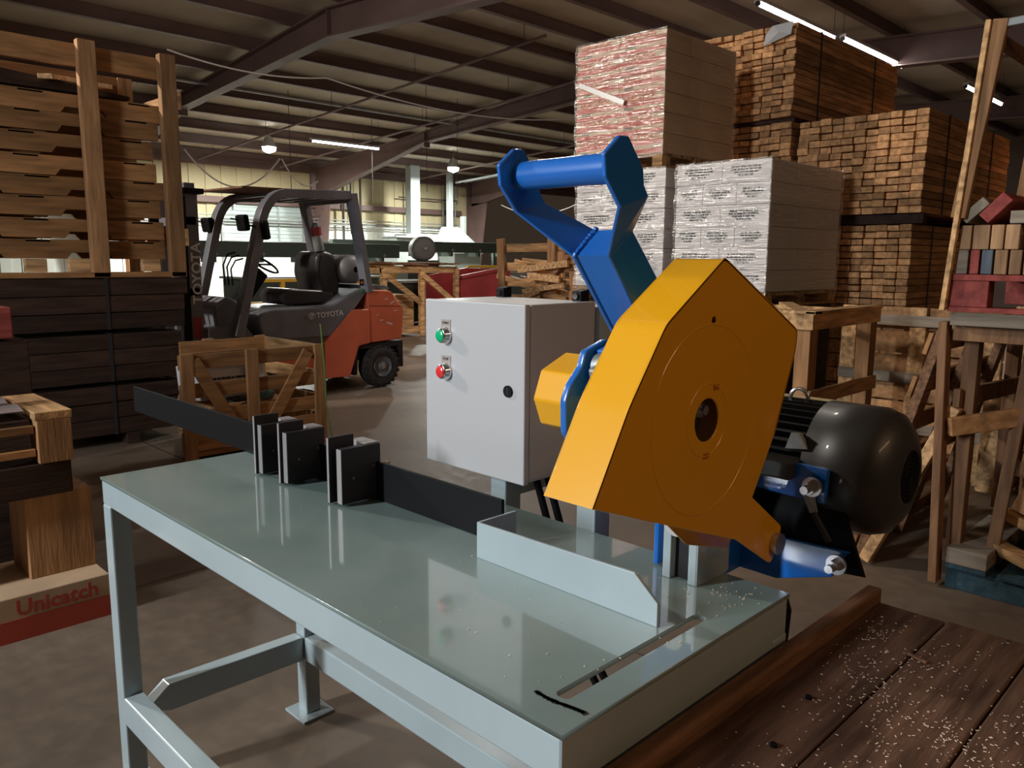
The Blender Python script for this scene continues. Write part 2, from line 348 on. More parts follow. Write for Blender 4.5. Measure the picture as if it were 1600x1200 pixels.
# ---------------- pipes and wires overhead
def sprinkler(y, x0, x1, z, label):
    t = T('sprinkler_pipe', label, 'pipe', (x0, y, z), 0, 'sprinkler pipes under the roof')
    zz = z + (x1-x0)*.07
    MB().cyl((x0, y, z), (x1, y, zz), .028, 8).build('pipe_run', STEELB, t)
    k = x0+1.0
    while k < x1: MB().cyl((k, y, z+(k-x0)*.07), (k, y, roofz(k)+.19), .006, 5).build('pipe_hanger', DWIRE, t); k += 3
sprinkler(9.7, -22.5, -9, 4.15, 'thin sloping sprinkler pipe nearest the camera in the middle bay')
sprinkler(12.3, -22.5, -8.5, 4.15, 'thin sloping sprinkler pipe further back, above the long tube light')
sprinkler(17.6, -22.5, -9, 4.15, 'sloping sprinkler pipe behind the second roof beam')
t = T('ceiling_pipe', 'straight grey pipe running lengthwise under the purlins', 'pipe', (-16, 3, 4.9))
MB().cyl((-16, 3, 4.9), (-16, 24, 4.9), .03, 8).build('pipe_run', GALV, t)
t = T('cable_tray', 'double pale conduit run crossing behind the blue handle', 'conduit', (-20, 18.2, 4.1))
MB().bar((-21, 18.2, 4.0), (-7, 18.2, 4.9), .06, .06).bar((-21, 18.6, 4.05), (-7, 18.6, 4.95), .05, .05).build('conduit_run', GALV, t)
def hang(name, p, q, sag, r, mt, label, n=24):
    p, q = V(p), V(q); pts = [p.lerp(q, i/n) - V((0, 0, sag*4*(i/n)*(1-i/n))) for i in range(n+1)]
    return tag(MB().tube(pts, r, 6).build(name, mt), label, 'cable')
hang('hanging_cable', (-15.5, 6.3, 3.5), (-15.5, 8.37, 3.5), .66, .017, WIRE, 'pale cable drooping in a deep loop above the forklift roof')
hang('hanging_cable', (-15.5, 8.42, 3.5), (-15.5, 9.3, 3.1), .3, .015, WIRE, 'pale cable in a shallow loop left of the far column')
hang('hanging_cable', (-11.5, 4.4, 4.35), (-11.5, 7.04, 4.37), .12, .014, WIRE, 'pale cable crossing the nearest roof beam')
hang('hanging_cable', (-11.5, 7.04, 4.37), (-11.5, 13.4, 4.5), .25, .014, WIRE, 'pale wavy cable running across the middle bay to the right')
hang('hanging_cable', (-21.5, 20.9, 3.4), (-17, 20.9, 3.6), .5, .02, WIRE, 'pale cable hanging under the farthest beam beside the blue arm')
for i, (x, y) in enumerate([(-16.5, 9.2), (-17.5, 12.2), (-14, 11.2), (-15, 13.0)]):
    tag(MB().cyl((x, y, 2.9), (x, y, roofz(x)+.19), .008, 5).build('drop_wire', DWIRE), ['thin dark drop wire above the forklift seat', 'thin dark drop wire right of the forklift', 'thin dark drop wire left of the tube light', 'thin dark drop wire near the far column'][i], 'wire')

# ================================================================ steel saw bench
L, Wd, H = 1.561, .582, .867
bench = T('steel_bench', 'sage green steel workbench carrying the yellow chop saw', 'workbench', (-.78, .29, 0))
sx0, sx1, sy0, sy1 = -.068, -.046, .062, .398
plate('bench_top', [(-L, 0), (0, 0), (0, Wd), (-L, Wd)], [rnd([(sx0, sy0), (sx1, sy0), (sx1, sy1), (sx0, sy1)], .01)], (0, 0, H-.004), (1, 0, 0), (0, 1, 0), .008, TOP, bench, .001)
MB().box(-L+.003, -.003, .002, .05, .797, H-.008).build('front_rail', TEAL, bench, .003)
MB().box(-L+.003, -.003, Wd-.05, Wd-.002, .797, H-.008).build('rear_rail', TEAL, bench, .003)
MB().box(-.05, -.002, .003, Wd-.003, .745, H-.008).build('end_rail', TEAL, bench, .002)
MB().box(-L+.002, -L+.05, .05, Wd-.05, .797, H-.008).build('end_rail', TEAL, bench, .003)
for (x, y) in ((-L, 0), (-L, Wd-.052), (-.052, 0), (-.052, Wd-.052)):
    MB().box(x+.002, x+.052, y+.001, y+.051, .006, .797).build('leg', TEAL, bench, .004)
    MB().box(x-.03, x+.085, y-.028, y+.08, 0, .008).build('foot_plate', TEAL, bench, .001)
MB().box(-L+.054, -.054, .0, .05, .206, .282).build('lower_stretcher', TEAL, bench, .004)
MB().box(-L+.054, -.054, Wd-.052, Wd-.002, .19, .266).build('lower_stretcher', TEAL, bench, .004)
MB().px([(.055, .22), (.12, .195), (Wd-.054, .19), (Wd-.054, .266), (.12, .272)], -L+.004, -L+.05).build('lower_stretcher', TEAL, bench, .003)
# light blue welded fence on the bench
fx0, fx1, fy = -.489, -.083, .316
fence = MB().py([(fx0, H), (fx1, H), (fx1, .905), (-.128, .942), (fx0, .935)], fy-.003, fy+.003); fence.build('guide_fence', TEAL, bench, .0012)
MB().box(fx0-.003, fx0+.003, fy, fy+.1, H, .935).build('fence_return', TEAL, bench, .001)
for x in (-.40, -.15): MB().px([(fy+.003, H), (fy+.075, H), (fy+.003, .935)], x-.004, x+.004).build('fence_gusset', TEAL, bench, .001)
MB().box(-.455, -.40, .40, .425, H, .877).build('fence_foot', BLACK, bench, .001)
# support posts at the rear edge
def post(x0, x1, y0, z1, nm='cabinet_post'): MB().box(x0, x1, y0, y0+.05, .80, z1).build(nm, TEAL, bench, .003)
post(-.735, -.685, .583, .93); post(-.474, -.424, .583, 1.02)
MB().box(-.93, -.599, .803, .875, .94, 1.312).build('cabinet_backing_plate', TEAL, bench, .001)
MB().box(-.474, -.424, .633, .82, .97, 1.02).box(-.735, -.685, .633, .82, .88, .93).build('cabinet_bracket', TEAL, bench, .003)
pts = [(-.05, 0), (-.02, .008), (.0, -.004), (.03, .004), (.05, -.003), (.09, .003)]
mk = MB()
for i in range(26):
    t = i/25; mk.ob((-.086+t*.075, .048-.006*math.sin(t*5)*.4+t*.004, H+.0006), (.007, .005+.0025*R(), .0006), (0, 0, U(-.5, .5)))
mk.build('marker_line', DKGREY, bench)

# ---------------- black length fence with flip stops
fr = T('stop_fence', 'long black flat bar fence with flip stops along the bench rear', 'fence', (-1.3, .395, H))
MB().box(-2.4, -.503, .392, .400, H+.001, .958).build('fence_bar', BLACK, fr, .001)
MB().box(-1.75, -.60, .404, .47, H, H+.006).build('fence_base_flange', TEAL, fr, .001)
def stop(x, xt, lift, tilt):
    for k, (x0, t, y0, y1, z0, z1) in enumerate([(x, .02, .30, .405, H+.006, 1.0), (xt, .008, .293, .36, H+.003, 1.022)]):
        b = MB().ob((x0, (y0+y1)/2, (z0+z1)/2), (t, y1-y0, z1-z0), (tilt if k else 0, 0, 0)).build('stop_block' if k == 0 else 'stop_back_plate', DKGREY, fr, .0012)
        MB().ob((x0, y0-.0006, (z0+z1)/2), (t*.9, .0012, (z1-z0)*.985), (0, 0, 0)).build('bare_cut_edge', EDGE, b)
    MB().cyl((x, .385, .965), (xt-.03, .385, .965), .008, 12).build('stop_hinge_pin', DKGREY, fr)
    MB().box(xt-.03, x+.0, .37, .408, .99, 1.002).build('stop_top_strap', EDGE, fr, .001)
    MB().cyl((x+.0095, .33, .93), (x+.0115, .33, .93), .003, 10).cyl((x+.0095, .385, .95), (x+.0115, .385, .95), .003, 10).build('stop_screw', ZINC, fr)
stop(-.928, -.962, 0, 0); stop(-1.165, -1.182, 0, 0); stop(-1.29, -1.306, 0, 0)

# ================================================================ control cabinet
cab = T('control_cabinet', 'light grey electrical control cabinet with green and red push buttons', 'electrical cabinet', (-.76, .68, .93))
cx0, cx1, cy0, cy1, cz0, cz1 = -.94, -.606, .56, .80, .93, 1.326
MB().box(cx0+.004, cx1-.004, cy0+.022, cy1, cz0+.002, cz1-.001).build('cabinet_body', CABW, cab, .004)
dr = MB().box(cx0, cx1, cy0, cy0+.016, cz0, cz1).build('cabinet_door', CABW, cab, .003)
MB().cyl((-.655, cy0-.004, 1.135), (-.655, cy0+.002, 1.135), .013, 28).build('door_lock', BLACK, dr, .001)
MB().box(-.657, -.653, cy0-.0045, cy0-.0035, 1.127, 1.143).build('lock_slot', DKGREY, dr)
def button(x, z, mt, nm, cap, by):
    b = MB().lathe((x, cy0, z), (0, -1, 0), [(0, .0205), (.004, .0205), (.006, .019), (.016, .0175), (.018, .016), (.018, .0145)]).build(nm, CHROME, cab)
    MB().lathe((x, cy0, z), (0, -1, 0), [(.012, .0145), (.02, .0145), (.0215, .013), (.0218, 0)]).build('button_cap', mt, b)
    pl = MB().box(x-.0165, x+.0165, cy0-.0014, cy0, z+.012, z+.038).build('button_plate', ALU, b, .0004)
    text('button_lettering', cap, .008, (x, cy0-.0016, z+.027), (1, 0, 0), (0, 0, 1), DKGREY, b, align='CENTER')
button(-.864, 1.243, GREENB, 'green_push_button', 'START', 0)
button(-.864, 1.158, REDB, 'red_push_button', 'STOP', 0)
for x in (-.905, -.648):
    e = MB().px([(.775, 1.32), (.805, 1.32), (.805, 1.352), (.775, 1.348)], x-.014, x+.014).build('mounting_ear', BLACK, cab, .002)
    MB().cyl((x, .774, 1.337), (x, .769, 1.337), .0075, 16).build('ear_screw', CHROME, e)
for (x, nm) in ((-.665, 0), (-.625, 1)):
    tag(MB().tube([(x, .66, .95), (x+.0, .66, .925), (x+.055, .655, .80), (x+.10, .65, .62), (x+.3, .64, .38), (x+.5, .6, .2)], .0085, 10).build('black_conduit', BLACK),
        ['left black conduit dropping from the cabinet underside', 'right black conduit dropping from the cabinet underside'][nm], 'conduit')

# ================================================================ chop saw
saw = T('chop_saw', 'yellow guarded chop saw with blue lift handle and black motor', 'saw', (-.16, .54, H))
# pivot post
for x in (-.194, -.142): MB().box(x, x+.016, .489, .60, H, .975).build('pivot_post_plate', TEAL, saw, .0015)
MB().box(-.178, -.142, .505, .60, H, .96).build('pivot_post_core', DKGREY, saw)
MB().box(-.13, -.124, .49, .59, H, .985).build('pivot_post_side', TEAL, saw, .001)
MB().cyl((-.2, .545, .975), (-.10, .545, .975), .024, 28).build('pivot_barrel', TEAL, saw)
MB().cyl((-.17, .487, .972), (-.17, .50, .972), .025, 24).build('pivot_cap', CABW, saw)
MB().cyl((-.123, .57, .93), (-.118, .57, .93), .006, 12).build('green_indicator', GREENB, saw)
# blade guard: two flat cheeks and a folded band
xn, xf = -.015, -.094
cheek = rnd([(.345, 1.427), (.583, 1.312), (.580, 1.281), (.522, 1.147), (.462, 1.057), (.569, .984), (.538, .926), (.417, .999), (.335, 1.028), (.164, 1.09), (.065, 1.126), (.132, 1.241), (.207, 1.341)],
            [.004, .012, .01, 0, 0, .01, .014, 0, .01, 0, .002, .01, .01])
plate('guard_front_cheek', cheek, [circ(.317, 1.2, .031), circ(.324, 1.34, .0055, 16)], (xn-.0015, 0, 0), (0, 1, 0), (0, 0, 1), .003, YEL, saw, .0012)
cheek2 = rnd([(.345, 1.427), (.583, 1.312), (.580, 1.281), (.522, 1.147), (.50, 1.05), (.56, .975), (.53, .935), (.40, .975), (.335, 1.028), (.164, 1.09), (.065, 1.126), (.132, 1.241), (.207, 1.341)], .006)
plate('guard_rear_cheek', cheek2, [], (xf+.0015, 0, 0), (0, 1, 0), (0, 0, 1), .003, YEL, saw, .001)
band = rnd([(.065, 1.126), (.132, 1.241), (.207, 1.341), (.345, 1.427), (.583, 1.312), (.580, 1.281), (.522, 1.147)], [0, .012, .012, .01, .012, .01, 0], 3)
bnd = MB(); 
for (a, b) in zip(band, band[1:]):
    pass
n = len(band); inn = []
for i in range(n):
    p = V(band[i]); d = (V(band[min(i+1, n-1)])-V(band[max(i-1, 0)])).normalized(); inn.append((p.x+d.y*.003, p.y-d.x*.003))
vs = [(x, y, z) for x in (xf, xn) for (y, z) in band] + [(x, y, z) for x in (xf, xn) for (y, z) in inn]; fs = []
for i in range(n-1):
    fs += [(i, i+1, n+i+1, n+i), (2*n+i, 3*n+i, 3*n+i+1, 2*n+i+1)]
bnd.add(vs, fs, True).add(vs, [(i, 2*n+i, 2*n+i+1, i+1) for i in range(n-1)]+[(n+i, n+i+1, 3*n+i+1, 3*n+i) for i in range(n-1)]+[(0, n, 3*n, 2*n), (n-1, 3*n-1, 4*n-1, 2*n-1)])
bnd.build('guard_band', YEL, saw)
def ring(r, w, x, nm, mt, cy=.317, cz=1.2): return MB().lathe((x, cy, cz), (1, 0, 0), [(0, r-w), (.0012, r-w*.4), (.0012, r+w*.4), (0, r+w)], 64).build(nm, mt, saw)
ring(.135, .002, xn-.0002, 'guard_embossed_ring', YEL); ring(.052, .0015, xn-.0002, 'guard_embossed_ring', YEL)
EMB = mat('faded_stamp', (.42, .12, .01), .5)
for (y, z) in ((.337, 1.245), (.318, 1.148)): MB().ob((xn+.0003, y, z), (.0008, .014, .008)).build('guard_stamp', EMB, saw)
MB().cyl((-.06, .317, 1.2), (-.052, .317, 1.2), .118, 64).build('saw_blade', ZINC, saw)
MB().cyl((-.052, .317, 1.2), (-.044, .317, 1.2), .03, 32).build('blade_flange', DKGREY, saw)
MB().cyl((-.044, .325, 1.212), (-.030, .325, 1.212), .013, 6).cyl((-.030, .325, 1.212), (-.022, .325, 1.212), .007, 16).build('arbor_nut', ZINC, saw)
MB().cyl((-.0145, .545, .962), (-.004, .545, .962), .0175, 28).build('lug_bolt', ZINC, saw, .001)
# spindle housing and left pulley cover
hexp = [(.262, 1.249), (.245, 1.205), (.262, 1.163), (.32, 1.14), (.42, 1.12), (.44, 1.25), (.32, 1.272)]
MB().px(hexp, -.285, -.215).build('pulley_cover', YEL, saw, .004, 3)
bp = rnd([(.235, 1.235), (.262, 1.262), (.27, 1.285), (.32, 1.30), (.40, 1.28), (.43, 1.1), (.30, 1.10), (.235, 1.125), (.24, 1.15), (.228, 1.165), (.226, 1.215)], .006)
plate('bearing_plate', bp, [], (-.205, 0, 0), (0, 1, 0), (0, 0, 1), .012, BLUE, saw, .002)
MB().cyl((-.2, .317, 1.2), (-.095, .317, 1.2), .042, 32).build('spindle_tube', ZINC, saw)
MB().cyl((-.19, .29, 1.262), (-.12, .29, 1.262), .02, 20).ob((-.155, .285, 1.245), (.055, .05, .05), (.3, 0, 0)).build('bearing_block', GALV, saw, .004)
MB().cyl((-.158, .262, 1.252), (-.158, .25, 1.247), .011, 6).build('bearing_bolt', ZINC, saw, .001)
MB().ob((-.15, .315, 1.285), (.09, .05, .016), (.25, 0, 0)).build('bearing_clamp', BLUE, saw, .003)
# handle arm: two bent side plates, a web and a round grip
C = -.22
F = [(.232, 1.588), (.200, 1.562), (.204, 1.532), (.238, 1.494), (.300, 1.426), (.44, 1.26)]
B = [(.252, 1.589), (.288, 1.548), (.291, 1.526), (.302, 1.512), (.357, 1.466), (.515, 1.30)]
off = [.1, .1, .1, .1, .034, .034]
for sgn in (1, -1):
    t = .008*sgn; mb = MB(); vs = []
    for (f, b, o) in zip(F, B, off):
        x = C+sgn*o; vs += [(x-t*.5, *f), (x-t*.5, *b), (x+t*.5, *b), (x+t*.5, *f)]
    fs = [(0, 1, 2, 3), tuple(4*(len(F)-1)+i for i in (3, 2, 1, 0))]
    for k in range(len(F)-1):
        for i in range(4): fs.append((4*k+i, 4*k+(i+1) % 4, 4*k+4+(i+1) % 4, 4*k+4+i))
    mb.add(vs, fs).build('handle_side_plate', BLUE, saw, .0025, 3)
webp = MB()
w = .031
A = [(C-w, .352, 1.468), (C+w, .352, 1.468), (C-w, .303, 1.428), (C+w, .303, 1.428), (C-w, .442, 1.262), (C+w, .442, 1.262)]
Bk = [(x, y+.006, z-.002) for x, y, z in A]
webp.add(A+Bk, [(0, 1, 3, 2), (2, 3, 5, 4), (6, 8, 9, 7), (8, 10, 11, 9), (0, 6, 7, 1), (4, 5, 11, 10), (0, 2, 8, 6), (2, 4, 10, 8), (1, 7, 9, 3), (3, 9, 11, 5)]).build('handle_web', BLUE, saw)
wd = MB()
for i in range(9):
    t = i/8; wd.ob((C-w-.001, .303+.049*t, 1.429+.04*t), (.007, .008, .009), (U(-1, 1), U(-1, 1), 0))
wd.build('weld_bead', BLUE, saw, .002)
MB().cyl((C-.098, .247, 1.548), (C+.098, .247, 1.548), .0215, 48).build('handle_grip', BLUE, saw)
# rear frame, tilted motor plate and bolts
MB().bar((-.26, .645, 1.055), (.025, .645, 1.045), .012, .06).build('upper_motor_bracket', BLUE, saw, .002)
MB().py([(-.17, .85), (-.137, .856), (-.06, .855), (.04, .887), (.047, .914), (.067, .938), (-.047, .934), (-.17, .905)], .652, .66).build('lower_motor_bracket', BLUE, saw, .002)
MB().add([(-.25, .44, 1.21), (-.12, .44, 1.21), (-.12, .60, .95), (-.25, .60, .95), (-.25, .50, 1.26), (-.12, .50, 1.26), (-.12, .67, .97), (-.25, .67, .97)], [(0,1,2,3),(4,7,6,5),(0,4,5,1),(1,5,6,2),(2,6,7,3),(3,7,4,0)]).build('arm_beam', BLUE, saw, .004)
MB().box(-.235, -.225, .52, .66, .87, .95).build('lower_side_bracket', BLUE, saw, .002)
MB().box(-.14, -.132, .56, .66, .856, .93).build('lower_bracket_web', BLUE, saw, .001)
MB().add([(-.24, .66, .87), (.09, .66, .90), (.022, .672, 1.06), (-.24, .672, 1.08), (-.24, .672, .865), (.09, .672, .895), (.022, .684, 1.055), (-.24, .684, 1.075)], [(0,1,2,3),(4,7,6,5),(0,4,5,1),(1,5,6,2),(2,6,7,3),(3,7,4,0)]).build('motor_plate', BLACK, saw, .001)
for (x, y, z) in ((.008, .625, 1.046), (.056, .63, .921)):
    MB().cyl((x, y, z), (x, y-.005, z), .017, 24).build('washer', ZINC, saw)
    MB().cyl((x, y-.005, z), (x, y-.02, z), .011, 6).cyl((x, y-.02, z), (x, y-.034, z), .007, 16).build('bracket_nut', ZINC, saw, .0006)
MB().cyl((.01, .63, 1.0), (.038, .635, .955), .0055, 12).build('adjusting_rod', DKGREY, saw)
MB().py([(-.012, 1.028), (.007, 1.03), (.015, 1.0), (.004, .998)], .63, .637).build('tension_tab', GALV, saw)
# motor
mo = MB(); my, mz, mr = .765, 1.058, .0935
mo.cyl((-.27, my, mz), (-.02, my, mz), mr, 48)
for i in range(40):
    a = 2*math.pi*i/40; mo.ob((-.15, my+(mr+.007)*math.cos(a), mz+(mr+.007)*math.sin(a)), (.26, .003, .018), (a+math.pi/2, 0, 0))
mo.build('motor_body', MOTOR, saw)
mc = MB().lathe((-.03, my, mz), (1, 0, 0), [(0, mr+.004), (.0, mr+.02), (.095, mr+.02), (.118, mr+.012), (.136, mr-.010), (.145, mr-.035), (.147, .048), (.143, .045)], 56).build('fan_cover', MCOVER, saw)
g = MB()
for i in range(6): g.lathe((.113, my, mz), (1, 0, 0), [(0, .008+i*.0072), (.003, .010+i*.0072), (.0, .0125+i*.0072)], 36)
g.cyl((.109, my, mz), (.111, my, mz), .046, 36).build('fan_grille', BLACK, mc)
MB().cyl((.0, my-.095, mz-.012), (.0, my-.116, mz-.012), .005, 14).build('cover_screw', ZINC, mc)
MB().box(-.2, -.03, .615, .70, 1.05, 1.082).build('motor_foot', MCOVER, saw, .003)
MB().py([(-.06, 1.095), (-.02, 1.1), (-.035, 1.125), (-.05, 1.125)], .655, .668).build('motor_foot_gusset', GALV, saw, .001)
MB().lathe((-.09, my, mz+mr+.018), (0, 1, 0), [(-.003, .014), (-.003, .02), (.003, .02), (.003, .014), (-.003, .014)], 24).build('lifting_eye', ZINC, saw)
tag(MB().tube([(-.03, .62, .84), (-.04, .66, .80), (-.06, .68, .6), (-.1, .66, .3), (-.14, .62, .1)], .009, 10).build('black_conduit', BLACK), 'black conduit hanging below the saw motor behind the bench corner', 'conduit')
KRED = mat('reddish_kraft_carton', (.40, .22, .13), .75, var=.08, scale=6)
ORD14 = 'lowest second third fourth fifth sixth seventh eighth ninth tenth eleventh twelfth thirteenth topmost'.split()

# ================================================================ foreground shavings bench
fb = T('plank_bench', 'dark plank topped wooden bench with pale shavings, in the bottom right corner', 'bench', (.5, .3, 0))
x = .034; ws = [.13, .14, .13, .15, .14, .15, .16]; 
for w in ws:
    MB().box(x, x+w-.004, -.75, .885, .745, .772+U(-.002, .002)).build('bench_plank', W_BENCH, fb, .003); x += w
MB().bar((.017, -.75, .772), (.029, .893, .772), .028, .05).build('rim_board', W_RIM, fb, .005)
MB().bar((.5, -.75, .779), (.54, .18, .779), .02, .012).build('nailed_batten', W_RIM, fb, .002)
for (a, b) in ((.06, -.7), (.95, -.7), (.06, .8), (.95, .8)): MB().box(a, a+.08, b, b+.08, 0, .745).build('leg', W_DKV, fb, .003)
MB().box(.06, 1.03, .80, .83, .64, .745).build('apron', W_RIM, fb, .003)
MB().box(.10, .13, -.7, .8, .64, .745).build('apron', W_RIM, fb, .003)
NAIL = [(.42, .52), (.43, .43), (.10, .45), (.12, .30), (.33, .12), (.55, .75)]
for (a, b) in NAIL: MB().cyl((a, b, .771), (a, b, .7755), .005, 8).build('nail_head', BLACK, fb)
sh = MB(); cl = [(.12, .62, .05), (.14, .50, .05), (.20, .55, .05), (.23, .45, .05), (.30, .50, .04), (.33, .42, .05), (.24, .30, .05), (.17, .24, .06), (.40, .30, .05), (.38, .38, .03), (.30, .18, .06), (.09, .74, .04), (.12, .12, .05), (.45, .38, .03), (.35, .60, .05), (.2, .7, .06)]
for i in range(1100):
    if R() < .87: c = random.choice(cl); gx, gy = random.gauss(c[0], c[2]*.55), random.gauss(c[1], c[2]*.95)
    else: gx, gy = U(.06, .7), U(-.2, .86)
    if not (.06 < gx < 1.0 and -.3 < gy < .87): continue
    s = U(.0012, .0038); sh.ob((gx, gy, .7748+U(0, .001)), (s*1.2, s*U(.15, .35), .0006), (U(-.3, .3), U(-.3, .3), U(0, 6)))
tag(sh.build('wood_shavings', SAW), 'pale wood shavings scattered over the dark plank bench', 'shavings', kind='stuff')
tag(MB().ob((.175, .69, .7762), (.035, .006, .003), (0, 0, -.35)).build('wood_splinter', W_RIM), 'small flat splinter lying on the dark plank bench near its far corner', 'splinter')
sh = MB()
for i in range(110):
    gx, gy = (random.gauss(-.07, .03), random.gauss(.5, .04)) if R() < .4 else (U(-.5, -.01), U(.02, .57))
    if gx > -.008 or gy > .575: continue
    s = U(.001, .003); sh.ob((gx, gy, H+.0008), (s, s*.5, .0008), (0, 0, U(0, 6)))
tag(sh.build('wood_shavings', SAW), 'few pale chips sprinkled on the green steel bench top', 'shavings', kind='stuff')

# ================================================================ left side: small stack in front
box = T('flat_carton', 'flat orange and brown carton with faded lettering lying on the floor', 'carton', (-2.9, .0, 0))
MB().box(-3.12, -2.70, -.7, .36, 0, .172).build('carton_body', KRAFT, box, .004)
MB().box(-2.6995, -2.698, -.7, .36, .0, .085).build('red_print_band', CRED, box)
text('carton_lettering', 'Unicatch', .082, (-2.6975, .03, .098), (0, 1, 0), (0, 0, 1), CRED, box, bold=.0025, sx=.98)
t = T('timber_block', 'squared pine block standing on the flat orange carton', 'wood block', (-2.95, .2, .172))
MB().box(-3.08, -2.84, .12, .36, .172, .50).build('block', W_PALV, t, .004)
t = T('timber_beam', 'dark timber beam under the pallet, resting on the pine block', 'timber', (-2.95, -.2, .5))
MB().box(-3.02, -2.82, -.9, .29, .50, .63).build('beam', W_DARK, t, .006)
pt = T('small_pallet', 'low wooden pallet end with a shiny sheet and teal roll on top', 'pallet', (-3, -.1, .63))
MB().box(-2.90, -2.80, .175, .295, .632, .80).build('end_block', W_PALV, pt, .003)
MB().box(-3.3, -2.80, .17, .30, .80, .832).build('end_board', W_PALX, pt, .003)
for z in (.66, .75): MB().box(-2.85, -2.82, -.9, .17, z, z+.03).build('side_board', W_PALY, pt, .003)
MB().box(-3.3, -2.85, -.9, .16, .77, .80).build('deck_board', W_DARK, pt, .003)
sm = MB(); nx = 12
g = [[V((-3.35+i*.045, -.75+j*.1, .838+.008*math.sin(i*1.3+j)+.004*math.sin(j*2.1))) for j in range(10)] for i in range(nx)]
sm.add([p for r in g for p in r]+[p+V((0, 0, .004)) for r in g for p in r], [(i*10+j, i*10+j+1, (i+1)*10+j+1, (i+1)*10+j) for i in range(nx-1) for j in range(9)]+[(120+i*10+j, 120+(i+1)*10+j, 120+(i+1)*10+j+1, 120+i*10+j+1) for i in range(nx-1) for j in range(9)], True)
tag(sm.build('plastic_sheet', SHEET), 'crumpled shiny plastic sheet draped on the low pallet', 'plastic sheet')
t = T('tape_roll', 'black handled tool with a teal band lying on the shiny sheet', 'tool', (-3.02, -.05, .85))
MB().lathe((-3.02, .06, .90), (.25, 1, 0), [(-.02, .03), (-.02, .048), (.025, .052), (.03, .03), (-.02, .03)], 24).build('teal_band', TEALC, t)
MB().cyl((-3.05, -.35, .89), (-3.02, .055, .90), .03, 16, .036).build('black_handle', BLACK, t)
# red painted beam and dark plywood crate behind it
t = T('dark_crate', 'dark plywood crate standing in shadow behind the low pallet', 'crate', (-3.9, -.3, 0))
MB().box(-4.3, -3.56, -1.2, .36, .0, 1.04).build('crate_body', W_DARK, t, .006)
tag(MB().box(-3.95, -3.55, -1.2, .30, 1.05, 1.19).build('red_timber', W_RED, None, .005), 'thick red painted timber lying on the dark plywood crate at the left edge', 'timber')

# ---- dark lumber pile, three strapped bundles
def lumber(name, label, x0, x1, y0, y1, z0, z1, nx, nz, mt, jit=.02, keep=lambda i, k: True, straps=(), group=None, skip=.0):
    t = T(name, label, 'lumber bundle', ((x0+x1)/2, (y0+y1)/2, z0), 0, group)
    cw, ch = (x1-x0)/nx, (z1-z0)/nz; rest = MB(); cnt = 0; cells = []
    for k in range(nz-1, -1, -1):
        i = nx-1
        while i >= 0:
            cells.append((k, i)); i -= 1
    cells.sort(key=lambda c: -(c[0]*.6+c[1]))
    for (k, i) in cells:
        xx, zz = x0+i*cw, z0+k*ch; sag = U(0, ch*.25) if i < nx-1 else U(0, ch*.08)
        a = y0+U(-jit, jit); b = y1+U(-jit, jit)
        m_ = MB().box(xx+U(0, .004), xx+cw-U(.001, .005), a, b, zz+.001, zz+ch-sag*.6-.002)
        if cnt < 96: m_.build('board', mt, t, .004, 1)
        else: rest.v, rest.f, rest.sm = rest.v, rest.f, rest.sm; rest.add(m_.v, m_.f)
        cnt += 1
    if rest.v: o = rest.build('remaining_boards', mt, t); o['kind'] = 'stuff'
    for y in straps:
        MB().box(x0-.004, x1+.004, y, y+.025, z1-.001, z1+.003).box(x1+.001, x1+.004, y, y+.025, z0, z1).build('strap', DKGREY, t)
    return t
zs = [(.09, .46), (.49, .85), (.88, 1.255)]
nmz = ['bottom', 'middle', 'top']
for i, (a, b) in enumerate(zs):
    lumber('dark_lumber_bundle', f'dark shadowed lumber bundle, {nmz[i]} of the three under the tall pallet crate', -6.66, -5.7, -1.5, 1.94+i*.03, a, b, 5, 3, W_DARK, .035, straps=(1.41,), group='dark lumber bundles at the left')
for y in (-1.0, .2, 1.5): tag(MB().box(-6.66, -5.7, y, y+.09, 0, .088).build('bearer_block', W_DARK), ['dark bearer under the lumber pile at the frame edge', 'dark bearer under the middle of the lumber pile', 'dark bearer under the near end of the lumber pile'][[-1.0, .2, 1.5].index(y)], 'bearer')
# ---- tall crate cage full of notched pallets
cg = T('pallet_crate', 'tall slatted wooden crate cage packed with notched pallets, top left', 'crate', (-6.2, .4, 1.262))
for y in (-.93, .083, 1.344, 1.907): MB().box(-5.77, -5.7, y, y+.118, 1.262, 2.91).build('corner_post' if y == 1.907 else 'upright_post', W_PALV, cg, .004)
MB().box(-6.66, -6.56, 1.907, 2.02, 1.262, 2.86).build('corner_post', W_PALV, cg, .004)
MB().box(-5.81, -5.772, -1.4, 2.0, 2.73, 2.885).build('top_rail', W_PALY, cg, .004)
MB().box(-6.62, -6.58, -1.4, 2.0, 2.73, 2.86).build('top_rail', W_PALY, cg, .004)
MB().box(-6.65, -5.7, 2.026, 2.055, 2.52, 2.65).build('end_rail', W_PALX, cg, .004)
MB().box(-6.65, -5.7, 2.026, 2.055, 1.50, 1.63).build('end_rail', W_PALX, cg, .004)
MB().bar((-5.79, 1.15, 2.64), (-6.6, 1.83, 2.78), .10, .034).build('top_brace', W_LIGHT, cg, .003)
MB().box(-5.81, -5.7, -1.4, 2.02, 1.262, 1.30).build('bottom_rail', W_PALY, cg, .003)
for y in (-.82, .48, .93, 1.21, 1.72): MB().box(-5.83, -5.772, y, y+.135, 1.302, 1.395).build('foot_block', W_LIGHT, cg, .003)
def notched():
    y0, y1, h = -1.3, 1.9, .134; p = [(y0, 0)]
    for a in (-1.1, -.3, .5, 1.2): p += [(a, 0), (a+.035, .045), (a+.28, .045), (a+.315, 0)]
    p += [(y1, 0), (y1, h), (y0, h)]; return p
proto = T('notched_pallet', 'x', 'pallet', (0, 0, 0), 0, 'notched pallets in the tall crate')
